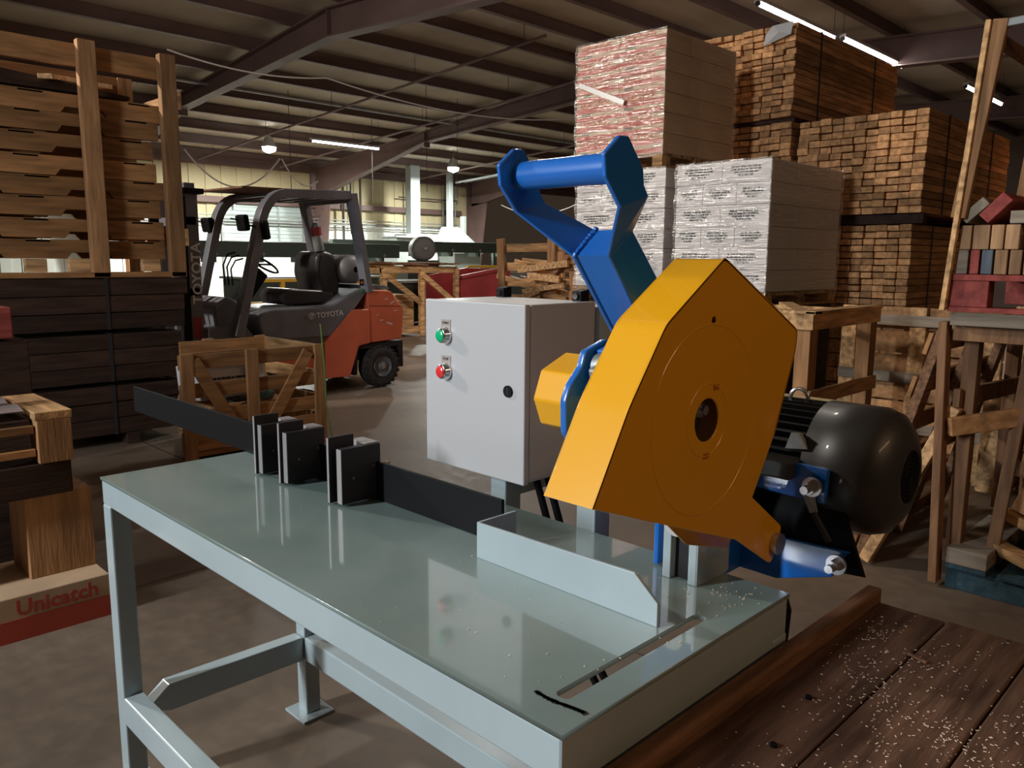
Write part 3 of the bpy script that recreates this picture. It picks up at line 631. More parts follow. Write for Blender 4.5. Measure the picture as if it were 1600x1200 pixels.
for x in (-5.82, -6.15, -6.52): MB().px(notched(), x-.02, x+.02).build('notched_stringer', W_PALY, proto, .003)
for k in range(5): MB().box(-6.54, -5.8, -1.22+k*.72, -1.06+k*.72, .115, .132).build('deck_board', W_PALX, proto, .003)
ordn = ['lowest', 'second', 'third', 'fourth', 'fifth', 'sixth', 'seventh', 'topmost']
for k in range(8):
    c = proto if k == 0 else copy_tree(proto)
    c.location = (U(-.012, .012), U(-.04, .04), 1.40+k*.145); c.rotation_euler = (U(-.006, .008), 0, 0)
    c['label'] = f'notched wooden pallet inside the tall crate, {ordn[k]} of the eight counted from below'
t = T('dark_board_sheet', 'dark flat sheet leaning on top of the notched pallets in the crate', 'board', (-6.2, .3, 2.56))
MB().px([(-1.2, 2.585), (1.75, 2.575), (1.75, 2.60), (.66, 2.70), (-1.2, 2.76)], -6.5, -5.9).build('sheet', W_DARK, t, .004)

# ---- slatted crate with scraps in front of the forklift
sc = T('slatted_crate', 'open slatted wooden crate with diagonal braces, in front of the forklift', 'crate', (-5.25, 1.9, 0))
xa, xb, ya, yb = -4.75, -5.64, 1.53, 2.64
for z, h in ((.09, .14), (.27, .10), (.46, .10), (.66, .10)): MB().box(xa-.03, xa-.005, ya, yb, z, z+h).build('front_slat', W_PALY, sc, .003)
for z, h in ((.09, .14), (.33, .10), (.66, .10)): MB().box(xb, xb+.025, 1.90, yb, z, z+h).build('rear_slat', W_PALY, sc, .003)
for z, h in ((.09, .14), (.27, .10), (.46, .10), (.66, .10)): MB().box(xb+.02, xa-.03, yb-.03, yb-.005, z, z+h).build('end_slat', W_PALX, sc, .003)
for (x, y) in ((xa, ya), (xa, yb-.09), (xb-.03, yb-.09), (xa, 2.0), (xb-.03, 2.1)): MB().box(x-.004, x+.024, y, y+.09, .0, .77).build('upright_slat', W_PALV, sc, .003)
MB().bar((xa+.01, yb-.14, .72), (xa+.01, 2.11, .12), .09, .02, (1, 0, 0)).build('diagonal_brace', W_PALY, sc, .003)
MB().bar((xa+.01, 1.62, .72), (xa+.01, 1.96, .12), .09, .02, (1, 0, 0)).build('diagonal_brace', W_PALY, sc, .003)
MB().add([(x, y, z) for z in (.05, .08) for (x, y) in ((xa, ya), (xa, yb), (xb, yb), (xb, 1.90))], [(0, 1, 2, 3), (4, 7, 6, 5), (0, 4, 5, 1), (1, 5, 6, 2), (2, 6, 7, 3), (3, 7, 4, 0)]).build('crate_floor', W_PALY, sc)
def printed(mb, org, u, w, h, rows=4, seed=0):
    rr = random.Random(seed); u = V(u); v = V((0, 0, 1)); nn = u.cross(v)*.0006
    for r in range(rows):
        ln = w*(.95, 1.0, .75, .5)[r % 4]; a = (w-ln)/2; z = h*(1-(r+.5)/rows)
        while a < (w+ln)/2-.008:
            b = min(a+rr.uniform(.012, .045), (w+ln)/2); p = V(org)+u*a+v*z; q = V(org)+u*b+v*z; d = v*h/rows*.28
            mb.add([p-d+nn, q-d+nn, q+d+nn, p+d+nn, p-d+nn*.2, q-d+nn*.2, q+d+nn*.2, p+d+nn*.2], [(0,1,2,3),(4,7,6,5),(0,4,5,1),(2,6,7,3)]); a = b+.006
    return mb
t = T('white_carton', 'white printed carton lying tilted inside the slatted crate', 'carton', (-5.03, 1.95, .4), 0)
MB().ob((-5.03, 1.95, .535), (.36, .50, .24), (.04, -.08, 0)).build('carton_body', CARTW, t, .004)
printed(MB(), (-4.845, 1.76, .47), (0, 1, 0), .36, .11, 4, 3).build('carton_print', INK, t)
for i, (c, s, r, l) in enumerate([((-5.0, 1.75, .24), (.1, .3, .05), (.3, .1, .4), 'pale scrap board at the left end inside the slatted crate'), ((-5.1, 1.88, .33), (.12, .45, .05), (-.35, .2, -.5), 'pale scrap board crossing under the white carton in the crate'), ((-4.95, 2.15, .28), (.08, .5, .04), (.3, .2, .3), 'pale scrap board beside the centre post in the crate'), ((-5.2, 2.35, .34), (.09, .5, .04), (.5, 0, -.3), 'pale scrap board at the right end inside the slatted crate'), ((-5.15, 2.2, .2), (.4, .6, .08), (0, 0, .1), 'wide scrap board on the floor of the slatted crate')]):
    tag(MB().ob(c, s, r).build('scrap_board', W_LIGHT, None, .003), l, 'scrap wood', 'scrap boards in the slatted crate')
tag(MB().lathe((-5.0, 2.28, .40), (1, .3, .2), [(-.04, 0), (-.04, .05), (.04, .05), (.04, 0)], 20).build('blue_tape_roll', mat('pale_blue_roll', (.16, .30, .34), .6)), 'small pale blue roll among the scraps in the slatted crate', 'roll')
tag(MB().tube([(-4.72, 2.60, .92), (-4.715, 2.62, .6), (-4.72, 2.63, .3), (-4.70, 2.66, .05)], .006, 6).build('green_strap', STRG), 'loose green strap hanging down the corner of the slatted crate', 'strap')
tag(MB().ob((-4.5, 1.75, .02), (.5, .12, .03), (0, 0, .5)).build('floor_scrap', W_LIGHT), 'broken board on the floor at the foot of the slatted crate', 'scrap wood', 'floor scraps')
for i, (x, y, l) in enumerate([(-2.3, 1.02, 'small wood chip on the floor left of the bench leg'), (-.92, 2.85, 'small wood chip on the floor by the saw motor'), (-6.3, 5.0, 'small splinter on the floor behind the forklift tyre'), (-3.9, 2.6, 'small white chip on the floor right of the slatted crate'), (-2.6, 1.7, 'pale splinter on the floor beyond the stop fence')]):
    tag(MB().ob((x, y, .005), (.05, .02, .008), (0, 0, i)).build('floor_chip', W_LIGHT), l, 'wood chip', 'floor scraps')

# ================================================================ forklift (length along y, near side at x=-6.6)
fk = T('forklift', 'orange and charcoal forklift truck with black seat, parked facing left', 'forklift', (-7.1, 3.7, 0))
X0, X1 = -6.62, -7.62
hood = rnd([(3.10, .86), (3.13, .66), (3.3, .60), (4.0, .60), (4.18, .84), (4.38, 1.06), (4.32, 1.10), (4.14, 1.03), (3.92, .92), (3.25, .91)], .05)
MB().px(hood, X1+.02, X0-.02).build('hood', FLG, fk, .025, 3)
fender = rnd([(3.05, .18), (3.05, .42), (3.78, .50), (4.17, .87), (4.38, .87), (4.39, .5), (4.24, .48), (4.12, .16)], .02)
MB().px(fender, X1, X0).build('body_panel', FLO, fk, .012, 3)
cw = rnd([(4.39, .5), (4.83, .52), (4.86, .86), (4.76, .95), (4.70, 1.06), (4.37, 1.08)], [0, .03, .05, .05, .06, .02])
MB().px(cw, X1+.01, X0-.02).build('counterweight', FLO, fk, .035, 3)
MB().px([(4.39, .9), (4.86, .88), (4.86, .885), (4.39, .905)], X1+.005, X0-.016).build('counterweight_seam', DKGREY, fk)
MB().px(rnd([(4.38, 1.08), (4.68, 1.075), (4.62, 1.12), (4.36, 1.13)], .02), X1+.03, X0-.03).build('tail_top_cover', FLG, fk, .01)
MB().px([(4.20, .16), (4.20, .48), (4.86, .50), (4.86, .2), (4.8, .2), (4.8, .44), (4.26, .44), (4.24, .16)], X1+.1, X0-.05).build('wheel_arch', DKGREY, fk)
MB().px([(2.6, .2), (2.62, .75), (2.95, .80), (3.1, .62), (4.0, .62), (3.8, .5), (3.05, .42), (3.05, .2)], X1+.02, X0-.06).build('floor_frame', FLG, fk, .01)
def tyre(y, r, w, xo, s, nm):
    tt = MB().lathe((xo, y, r), (-s, 0, 0), [(w*.5, r*.3), (.01, r*.5), (0, r*.82), (.02, r*.95), (.045, r), (w-.045, r), (w-.02, r*.95), (w, r*.8), (w*.5, r*.3)], 40).build(nm, RUB, fk)
    MB().lathe((xo, y, r), (-s, 0, 0), [(-.002, r*.50), (.005, r*.5), (.03, r*.42), (.04, r*.2), (.0, r*.19), (.0, r*.001)], 32).build('wheel_rim', FLG, tt)
    hb = MB().cyl((xo+s*.006, y, r), (xo-s*.02, y, r), r*.12, 12).build('wheel_hub', ZINC, tt)
    tr = MB()
    for i in range(22):
        a = i*2*math.pi/22; tr.ob((xo-s*.03, y+math.cos(a)*r*.965, r+math.sin(a)*r*.965), (.05, .035, .014), (a+math.pi/2, 0, 0))
    tr.build('tread_lug', RUB, tt)
tyre(4.55, .232, .18, X0, 1, 'rear_tyre'); tyre(4.55, .232, .18, X1, -1, 'rear_tyre'); tyre(2.98, .29, .2, X0+.02, 1, 'front_tyre'); tyre(2.98, .29, .2, X1-.02, -1, 'front_tyre')
def arc(p0, p1, p2, n=6): return [tuple(V(p0)*(1-t)**2+V(p1)*2*t*(1-t)+V(p2)*t*t) for t in [i/n for i in range(n+1)]]
for x in (X0-.03, X1+.03):
    g = MB(); path = [(x, 2.88, .66), (x, 3.08, 1.42)]+arc((x, 3.17, 1.78), (x, 3.24, 2.0), (x, 3.42, 2.03))+[(x, 4.16, 2.055)]
    for a, b in zip(path, path[1:]): g.bar(a, V(b)+(V(b)-V(a)).normalized()*.012, .085, .12, (0, 1, 0) if abs(b[1]-a[1]) < abs(b[2]-a[2])*0 else (1, 0, 0))
    g.build('guard_front_pillar', FLG, fk, .006)
    MB().bar((x, 4.20, 2.075), (x, 4.38, 1.05), .07, .135, (1, 0, 0)).build('guard_rear_pillar', FLG, fk, .006)
for y in (3.36, 3.55, 3.72, 3.89, 4.06, 4.2): MB().box(X1+.03, X0-.03, y-.015, y+.015, 2.01, 2.04).build('guard_roof_bar', FLG, fk, .003)
MB().box(X1+.02, X0-.02, 4.19, 4.24, 1.98, 2.06).build('guard_rear_beam', FLG, fk, .004)
MB().ob(((X0+X1)/2-.1, 3.62, 2.085), (.95, 1.15, .02), (.012, .01, 0)).build('roof_board', W_RIM, fk, .003)
# seat, tank, extinguisher, controls
MB().px(rnd([(3.52, .93), (3.50, 1.04), (3.56, 1.10), (3.84, 1.08), (4.1, 1.06), (4.12, .93)], .04), -7.38, -6.86).build('seat_cushion', SEATM, fk, .035, 3)
MB().px(rnd([(3.98, 1.02), (3.90, 1.24), (3.92, 1.43), (4.0, 1.49), (4.14, 1.45), (4.20, 1.25), (4.18, 1.0)], .05), -7.36, -6.88).build('seat_back', SEATM, fk, .04, 3)
MB().lathe((-7.45, 4.31, 1.29), (1, 0, 0), [(0, .02), (.02, .1), (.07, .155), (.62, .155), (.68, .1), (.70, .03)], 32).build('fuel_tank', TANK, fk)
ex = MB().lathe((-6.95, 3.99, 1.48), (-.05, -.12, 1), [(0, .05), (.01, .055), (.24, .055), (.28, .03), (.30, .02)], 20).build('fire_extinguisher', GALV, fk)
MB().lathe((-6.958, 3.97, 1.64), (-.05, -.12, 1), [(0, .057), (.09, .057)], 20).build('red_sleeve', REDM, ex)
MB().bar((-6.95, 3.87, 1.82), (-6.98, 4.03, 1.85), .02, .015).build('squeeze_handle', CABW, ex)
MB().bar((-7.1, 3.08, .9), (-7.1, 3.38, 1.27), .16, .14).build('steering_column', BLACK, fk, .02)
MB().lathe((-7.1, 3.43, 1.34), (0, .55, .8), [(-.012, .15), (0, .165), (.012, .15), (0, .138), (-.012, .15)], 32).build('steering_wheel', BLACK, fk)
MB().bar((-7.25, 3.43, 1.34), (-6.95, 3.43, 1.34), .03, .02).build('wheel_spoke', BLACK, fk)
MB().px([(2.74, .75), (2.72, .95), (2.85, 1.04), (2.95, 1.0), (2.98, .75)], -7.5, -6.75).build('dash', FLG, fk, .02)
for i in range(3): MB().tube([(-6.9-i*.08, 2.98, 1.14), (-6.9-i*.08, 2.97, 1.30+i*.02), (-6.9-i*.08, 3.02, 1.38+i*.03), (-6.9-i*.08, 3.1, 1.40+i*.03)], .009, 6).build('control_lever', BLACK, fk)
for (x, y, z, s) in ((X1-.0, 3.09, 1.74, .1), (X1+.35, 3.30, 1.76, .11), (X0-.0, 3.17, 1.67, .12)):
    h_ = MB().ob((x, y, z), (.16, .07, s*1.5), (.15, 0, .1)).build('work_lamp' if x < -6.7 else 'side_mirror', BLACK, fk, .02)
    MB().cyl((x, y+.02, z+.02), (x-.02, y-.12, z+.04), .008, 6).build('lamp_arm', BLACK, h_)
# mast
for x in (-6.82, -7.42):
    MB().box(x-.04, x+.04, 2.50, 2.62, .12, 2.0).build('outer_mast_rail', FLG, fk, .004)
    MB().box(x-.02, x+.06 if x > -7 else x+.02, 2.42, 2.50, .12, 1.95).build('inner_mast_rail', BLACK, fk, .003)
for z in (.35, 1.05, 1.70, 2.0): MB().box(-7.42, -6.78, 2.5, 2.6, z, z+.08).build('mast_cross_member', FLG, fk, .004)
MB().box(-6.98, -6.72, 2.40, 2.66, 1.98, 2.03).build('mast_head_plate', BLACK, fk, .004)
for x in (-6.95, -7.05, -7.2): MB().tube([(x, 2.58, 1.95), (x+.02, 2.62, 1.5), (x, 2.68, 1.0), (x+.03, 2.6, .6)], .012, 6).build('mast_hose', BLACK, fk)
MB().cyl((-7.12, 2.52, .2), (-7.12, 2.52, 1.7), .035, 12).build('lift_cylinder', ZINC, fk)
for x in (-6.9, -7.3): MB().box(x-.05, x+.05, 1.5, 2.42, .05, .09).box(x-.05, x+.05, 2.38, 2.42, .05, .6).build('fork', BLACK, fk, .003)
MB().box(-7.5, -6.7, 2.36, 2.4, .3, .55).build('fork_carriage', BLACK, fk, .003)
LET = mat('silver_lettering', (.7, .7, .72), .4, .4)
text('maker_lettering', 'TOYOTA', .078, (-6.635, 3.74, .80), (0, 1, .06), (0, -.06, 1), LET, fk, bold=.002)
def emblem(y, z, s, x, par):
    def el(cy, cz, a, b, w=.006): return MB().tube([(x, cy+a*math.cos(t), cz+b*math.sin(t)) for t in [i*2*math.pi/24 for i in range(25)]], w*.5, 5)
    for (cy, cz, a, b) in ((y, z, s, s*.66), (y, z+s*.14, s*.6, s*.26), (y, z+s*.02, s*.22, s*.6)): el(cy, cz, a, b).build('emblem_ring', LET, par)
emblem(3.68, .825, .045, -6.632, fk)
text('mast_lettering', 'TOYOTA', .13, (-6.778, 2.62, .98), (0, 0, 1), (0, -1, 0), LET, fk, bold=.003, sx=1.05)
MB().box(-6.778, -6.775, 2.52, 2.60, .66, .86).build('warning_decal', REDM, fk)
st_ = MB().box(-6.63, -6.627, 4.27, 4.32, 1.12, 1.19).build('pillar_decal', BLACK, fk)
MB().ob((-6.625, 4.295, 1.155), (.002, .03, .03), (.78, 0, 0)).build('orange_star', FLO, st_)
MB().ob((-6.625, 4.29, 1.07), (.002, .045, .03), (.4, 0, 0)).build('green_leaf_decal', mat('leaf_green', (.08, .35, .08), .5), fk)
for (y, z, s) in ((4.62, .97, .03), (4.70, .93, .04), (4.55, .74, .03), (4.66, .70, .05), (4.74, .84, .03), (4.5, .80, .02)):
    MB().ob((X0-.0185, y, z), (.002, s*1.6, s*.35), (U(-.6, .6), 0, 0)).build('paint_scratch', WIRE, fk)

# ================================================================ mid and far background
wf = T('trestle_crate', 'pale wooden frame crate with boards on top, behind the forklift', 'crate', (-11.5, 8.6, 0))
for (x, y) in ((-11, 7.72), (-11, 8.56), (-11, 9.4), (-12, 7.72), (-12, 9.4)): MB().box(x-.04, x+.04, y, y+.09, 0, 1.22).build('upright_post', W_LIGHT, wf, .003)
for (x, z) in ((-11, 1.14), (-11, .06), (-12, 1.14)): MB().box(x-.05, x+.0, 7.72, 9.49, z, z+.12).build('frame_rail', W_LIGHT, wf, .003)
for y in (7.72, 9.4): MB().box(-12, -11, y, y+.05, 1.14, 1.24).build('end_rail', W_LIGHT, wf, .003)
MB().bar((-10.95, 7.80, 1.10), (-10.95, 8.56, .60), .10, .03, (1, 0, 0)).bar((-10.95, 8.62, 1.10), (-10.95, 9.42, .55), .10, .03, (1, 0, 0)).build('diagonal_brace', W_LIGHT, wf, .003)
MB().box(-11.9, -11.1, 7.75, 8.5, .1, .75).build('inner_panel', W_LIGHT, wf)
for k in range(9): tag(MB().ob((-11.5+U(-.05, .05), 7.8+k*.21, 1.28+U(0, .03)+.02*(k % 2)), (1.15, .16, .03), (U(-.1, .1), U(-.03, .03), U(-.1, .1))).build('loose_board', W_RIM, None, .003), f'weathered loose board on the pale frame crate, {["first", "second", "third", "fourth", "fifth", "sixth", "seventh", "eighth", "ninth"][k]} from its left end', 'board', 'loose boards on the frame crate')
bn = T('scrap_bin', 'red steel scrap bin beyond the grey cabinet', 'bin', (-11.3, 10, 0))
for x in (-11.2, -12.4): MB().px([(9.7, .1), (9.7, 1.04), (11.0, 1.22), (11.1, .1)], x, x+.04).build('bin_side', REDM, bn)
MB().box(-12.4, -11.16, 11.0, 11.06, .1, 1.2).build('bin_end', REDM, bn)
MB().bar((-11.15, 9.7, 1.05), (-11.15, 11.0, 1.23), .06, .07).build('bin_rim', REDM, bn, .005)
MB().box(-12.4, -11.16, 9.7, 11.1, .0, .12).build('bin_floor', REDM, bn)
# scrap crate
kc = T('scrap_crate', 'rough slatted crate full of broken boards, behind the cabinet', 'crate', (-6.0, 6.8, 0))
for (x, tl) in ((-6.72, -.1), (-5.5, 0), (-5.85, .0)): MB().bar((x-tl, 6.45, 0), (x, 6.45, 1.66), .12, .04, (0, 1, 0)).build('upright_slat', W_PALV, kc, .004)
for z, a in ((1.54, .02), (1.32, -.02), (1.12, .02), (.92, .02), (.7, 0), (.5, 0)): MB().bar((-6.74, 6.5, z), (-5.48, 6.5, z+a), .03, .10, (0, 0, 1)).build('front_slat', W_PALX, kc, .004)
for z in (1.5, 1.1, .7): MB().box(-5.5, -5.46, 6.5, 7.5, z, z+.1).build('side_slat', W_PALY, kc, .004)
for (x, y) in ((-6.7, 7.5), (-5.5, 7.5)): MB().box(x, x+.1, y, y+.05, 0, 1.6).build('corner_post', W_PALV, kc, .004)
MB().bar((-5.55, 6.42, 1.45), (-6.1, 6.42, .9), .05, .09, (0, 1, 0)).build('diagonal_brace', W_RIM, kc, .004)
for k in range(14):
    c = (U(-6.4, -5.8), 6.36-U(0, .04)+.12*(k % 3), .82+k*.042)
    tag(MB().ob(c, (U(.5, .85), .035, U(.05, .09)), (0, U(-.5, .35), U(-.1, .1))).build('broken_board', W_LIGHT if k % 3 == 0 else W_PALX, None, .003), f'broken board on the rough slatted crate, {ORD14[k]} in its heap', 'scrap wood', 'broken boards in the rough crate')
# conveyor beams
for (nm, y0, y1, x, z0, z1, l) in (('conveyor_beam', 5.5, 12.6, -17, 1.40, 1.76, 'long dark green conveyor beam seen through the forklift cab'), ('conveyor_beam', 11.5, 18.9, -18.5, 1.58, 1.9, 'long dark green conveyor beam right of the forklift')):
    t = T(nm, l, 'conveyor', (x, (y0+y1)/2, 0), 0, 'dark green conveyor beams')
    MB().box(x-.1, x+.1, y0, y1, z0, z1).build('beam', DGREEN, t, .01)
    MB().box(x-.7, x-.5, y0, y1, z0, z1-.05).build('beam', DGREEN, t, .01)
    k = y0+.8
    while k < y1:
        MB().box(x-.6, x+.05, k, k+.08, z0-.12, z0).build('roller_bracket', DGREEN, t); MB().cyl((x+.1, k+.04, z0+.07), (x+.13, k+.04, z0+.07), .04, 10).build('roller_bolt', TANK, t); k += 1.15
    for k in (y0+1, y1-1): MB().box(x-.4, x-.3, k, k+.1, 0, z0).build('leg', DGREEN, t)
for i, (x, y, w, l, h, mt, lb) in enumerate([(-15.4, 7.2, 1.2, 3.2, .95, DGREEN, 'dark green machine table seen under the forklift cab'), (-14.5, 13.2, 1.2, 2.6, 1.0, DGREEN, 'dark green machine table behind the red bin'), (-20.4, 17.2, .9, 1.2, 1.55, PANELW, 'pale machine cabinet under the right grey duct'), (-21, 15.3, .8, 1.2, 2.05, PANELW, 'pale machine cabinet left of the round grey blower'), (-13.0, 9.5, .8, 1.6, .9, DGREEN, 'dark machine body behind the pale frame crate'), (-15.9, 10.7, .9, 1.4, 1.1, PANELW, 'pale machine body behind the forklift seat')]):
    t = T('machine', lb, 'machine', (x, y+l/2, 0))
    MB().box(x-w/2, x+w/2, y, y+l, .1, h).build('machine_body', mt, t, .02); MB().box(x-w/2-.06, x+w/2+.06, y-.06, y+l+.06, h, h+.05).build('machine_top', PANELW if mt is DGREEN else GALV, t, .01)
    for (a, b) in ((x-w/2, y), (x+w/2-.1, y), (x-w/2, y+l-.1), (x+w/2-.1, y+l-.1)): MB().box(a, a+.1, b, b+.1, 0, .1).build('machine_foot', DGREEN, t)
t = T('duct', 'pale vertical duct dropping from the roof to the round blower', 'duct', (-21.5, 16.6, 1.9))
MB().box(-21.6, -21.3, 16.45, 16.85, 2.15, 4.48).build('duct_run', PANELW, t, .02); MB().box(-21.8, -21.1, 16.1, 17.1, 2.05, 2.2).build('duct_hood', GALV, t, .02)
t = T('duct', 'narrow pale duct dropping from the roof at the right of the machine wall', 'duct', (-21.5, 18.3, 1.9))
MB().box(-21.6, -21.4, 18.25, 18.42, 2.5, 4.48).build('duct_run', PANELW, t, .02)
MB().add([(-21.9, 17.9, 1.9), (-21.1, 17.9, 1.9), (-21.1, 19.3, 1.9), (-21.9, 19.3, 1.9), (-21.7, 18.1, 2.5), (-21.3, 18.1, 2.5), (-21.3, 18.6, 2.5), (-21.7, 18.6, 2.5)], [(0,3,2,1),(4,5,6,7),(0,1,5,4),(1,2,6,5),(2,3,7,6),(3,0,4,7)]).build('duct_hood', PANELW, t, .02)
MB().box(-21.6, -21.4, 18.9, 19.05, 1.9, 2.9).build('duct_stub', PANELW, t, .02)
bl = T('blower', 'round dark blower housing on the conveyor', 'blower', (-14, 10.9, 1.3))
MB().lathe((-14, 10.95, 1.62), (1, -.3, 0), [(0, 0), (0, .24), (.03, .27), (.35, .27), (.38, .2), (.38, 0)], 32).build('blower_housing', TANK, bl)
MB().lathe((-13.61, 10.84, 1.62), (1, -.3, 0), [(0, .05), (.02, .04), (.02, 0)], 16).build('blower_hub', GALV, bl)
MB().box(-14.1, -13.6, 10.7, 11.2, .0, 1.36).build('blower_stand', DKGREY, bl)
def rail(x, y0, y1, z, lb):
    t = T('guard_rail', lb, 'guard rail', (x, (y0+y1)/2, 0), 0, 'yellow guard rails in the machine area')
    MB().bar((x, y0, z), (x, y1, z), .06, .06).build('top_rail', RAILY, t); MB().bar((x, y0, z*.6), (x, y1, z*.6), .05, .05).build('mid_rail', RAILY, t)
    k = y0
    for k in (y0, (y0+y1)/2, y1): MB().box(x-.035, x+.035, k-.035, k+.035, 0, z).build('rail_post', RAILY, t)
rail(-13.4, 11.9, 14.2, 1.22, 'yellow guard rail behind the red bin, right of the pale frame crate'); rail(-14.5, 8.6, 10.6, 1.22, 'yellow guard rail seen between steering wheel and seat'); rail(-12.6, 6.0, 7.4, 1.0, 'yellow guard rail seen low through the forklift front')
for i, (y, z0, z1) in enumerate([(15.2, 2.2, 4.2), (15.6, 2.2, 4.2), (14.9, 2.0, 3.9), (17.6, 1.9, 4.1), (19.3, 1.9, 4.1), (19.6, 1.9, 4.1), (19.9, 1.9, 4.1), (11.0, 2.9, 3.2)]):
    tag(MB().cyl((XW+.3, y, z0), (XW+.3, y, z1), .03, 8).build('wall_conduit', GALV if i > 3 else DWIRE), 'thin vertical conduit on the far wall among the machines', 'conduit', 'vertical conduits on the far wall')
for i, (z, y0, y1) in enumerate([(2.55, 6, 20), (2.65, 6, 20), (2.48, 9, 20), (3.55, 17.2, 20)]):
    tag(MB().cyl((XW+.33, y0, z), (XW+.33, y1, z), .022, 8).build('wall_pipe', GALV if i < 3 else DWIRE), ['middle of the three low pipes along the far wall', 'uppermost of the three low pipes along the far wall', 'lowest of the three low pipes along the far wall', 'high dark pipe above the machines near the far column'][i], 'pipe')
t = T('mill_stock', 'heap of silvery metal parts in front of the yellow rail', 'metal parts', (-13, 12.6, .9))
for k in range(5): MB().cyl((-12.9, 11.9+k*.22, 1.05+.05*(k % 2)), (-12.4, 12.4+k*.22, .9+.04*k), .09, 14).build('metal_cylinder', ZINC, t)
MB().box(-13.2, -12.2, 11.7, 13.4, 0, .9).build('part_bench', DGREEN, t)
for i, (x, y, s, mt, lb) in enumerate([(-9.5, 5.6, (.8, .7, .9), KRAFT, 'brown carton pile seen through the forklift front pillar'), (-13, 15.2, (.5, .5, 1.3), RAILY, 'yellow machine housing near the far column')]):
    tag(MB().box(x, x+s[0], y, y+s[1], 0, s[2]).build('storage_box', mt, None, .02), lb, 'box')

# ================================================================ wrapped carton loads
def skid(x0, x1, y0, y1, z, label, group, mt=W_PALX):
    t = T('wooden_pallet', label, 'pallet', ((x0+x1)/2, (y0+y1)/2, z), 0, group)
    for k in range(3):
        for j in range(3): MB().box(x0+k*(x1-x0-.1)/2, x0+k*(x1-x0-.1)/2+.1, y0+j*(y1-y0-.12)/2, y0+j*(y1-y0-.12)/2+.12, z+.02, z+.09).build('spacer_block', mt, t, .003)
        MB().box(x0+k*(x1-x0-.1)/2, x0+k*(x1-x0-.1)/2+.1, y0, y1, z, z+.02).build('bottom_board', mt, t, .002)
    for k in range(7): MB().box(x0, x1, y0+k*(y1-y0-.1)/6, y0+k*(y1-y0-.1)/6+.1, z+.09, z+.112).build('deck_board', mt, t, .002)
    return t
PT = 'wrapped carton pallets'
layn = ['bottom', 'second', 'third', 'fourth', 'fifth', 'top']
def load(x0, x1, y0, y1, z0, z1, nl, kind, nm):
    h = (z1-z0)/nl
    for k in range(nl):
        cols = [0, .5, 1] if (k % 2 or kind == 'red') else [0, .30, .66, 1]
        for c in range(len(cols)-1):
            a, b = x0+(x1-x0)*cols[c], x0+(x1-x0)*cols[c+1]; last = c == len(cols)-2
            rows = [y0, y0+(y1-y0)*(.36 if k % 2 else .5), y1] if last else [y0, y0+.4]
            for r in range(len(rows)-1):
                t = T('carton', f'carton in {nm}, {layn[k]} layer, {("left", "middle", "right")[c if len(cols) == 4 else c*2]}{", back row" if r else ""}', 'carton', ((a+b)/2, (rows[r]+rows[r+1])/2, z0+k*h), 0, f'cartons of {nm}')
                MB().box(a+.001, b-.001, rows[r]+.001, rows[r+1]-.001, z0+k*h+.001, z0+(k+1)*h-.002).build('carton_body', CARTW if kind == 'white' else KRAFT, t, .004, 1)
                if r == 0:
                    if kind == 'white': printed(MB(), (a+(b-a)*.18, y0-.0006, z0+k*h+h*.28), (1, 0, 0), (b-a)*.62, h*.5, 4, k*7+c).build('carton_print', INK, t)
                    else:
                        for (u_, w_) in ((.02, .24), (.44, .70)): MB().box(a+.002, b-.002, y0-.0012, y0, z0+k*h+h*u_, z0+k*h+h*w_).build('red_print_band', CRED, t)
                        text('carton_lettering', 'UNICATCH', h*.36, (a+.05, y0-.0015, z0+k*h+h*.73), (1, 0, 0), (0, 0, 1), CORG, t, bold=.003, sx=1.05)
                        printed(MB(), (a+.06, y0-.0006, z0+k*h+h*.27), (1, 0, 0), .1, h*.15, 2, k).build('carton_print', INK, t)
    f = T('stretch_film', f'clear stretch film wrapped around {nm}', 'film', ((x0+x1)/2, (y0+y1)/2, z0))
    e = .012; vs = []; n = 14
    ring_ = []
    for i in range(n+1):
        z = z0-.03+(z1-z0+.04)*i/n; w = e+.006*math.sin(i*2.1)
        ring_ += [(x0-w, y0-w, z), (x1+w, y0-w, z), (x1+w, y1+w, z), (x0-w, y1+w, z)]
    MB().add(ring_, [(4*i+j, 4*i+(j+1) % 4, 4*i+4+(j+1) % 4, 4*i+4+j) for i in range(n) for j in range(4)]).build('film_wrap', FILM, f)
load(-3.19, -2.37, 5.0, 6.25, 1.18, 2.17, 6, 'white', 'the right white pallet load')
load(-4.25, -3.30, 5.0, 6.2, 1.18, 2.17, 6, 'white', 'the white load under the red one')
load(-4.27, -3.34, 5.0, 6.1, 2.29, 3.26, 6, 'red', 'the red and brown load on top')
skid(-3.19, -2.37, 5.0, 6.25, 1.06, 'wooden pallet directly under the right white carton load', PT); skid(-4.25, -3.30, 5.0, 6.2, 1.06, 'wooden pallet directly under the left white carton load', PT); skid(-4.27, -3.34, 5.0, 6.1, 2.176, 'wooden pallet between the red load and the white load below', PT)
for (a, b, l) in ((-3.19, -2.37, 'right'), (-4.25, -3.30, 'left')):
    t = T('plywood_crate', f'closed wooden crate under the {l} white carton load', 'crate', ((a+b)/2, 5.6, 0))
    MB().box(a, b, 5.02, 6.2, .0, 1.058).build('crate_body', W_DARK, t, .004)
    for z in (.05, .5, .95): MB().box(a-.01, b+.012, 5.0, 5.02, z, z+.09).build('crate_batten', W_PALX, t, .002)
tw = MB().bar((-4.22, 4.97, 2.93), (-3.72, 4.965, 2.72), .04, .012, (0, 1, 0)).build('film_tail', mat('film_white', (.7, .66, .62), .3))
tag(tw, 'twisted white tail of stretch film across the red carton load', 'film')

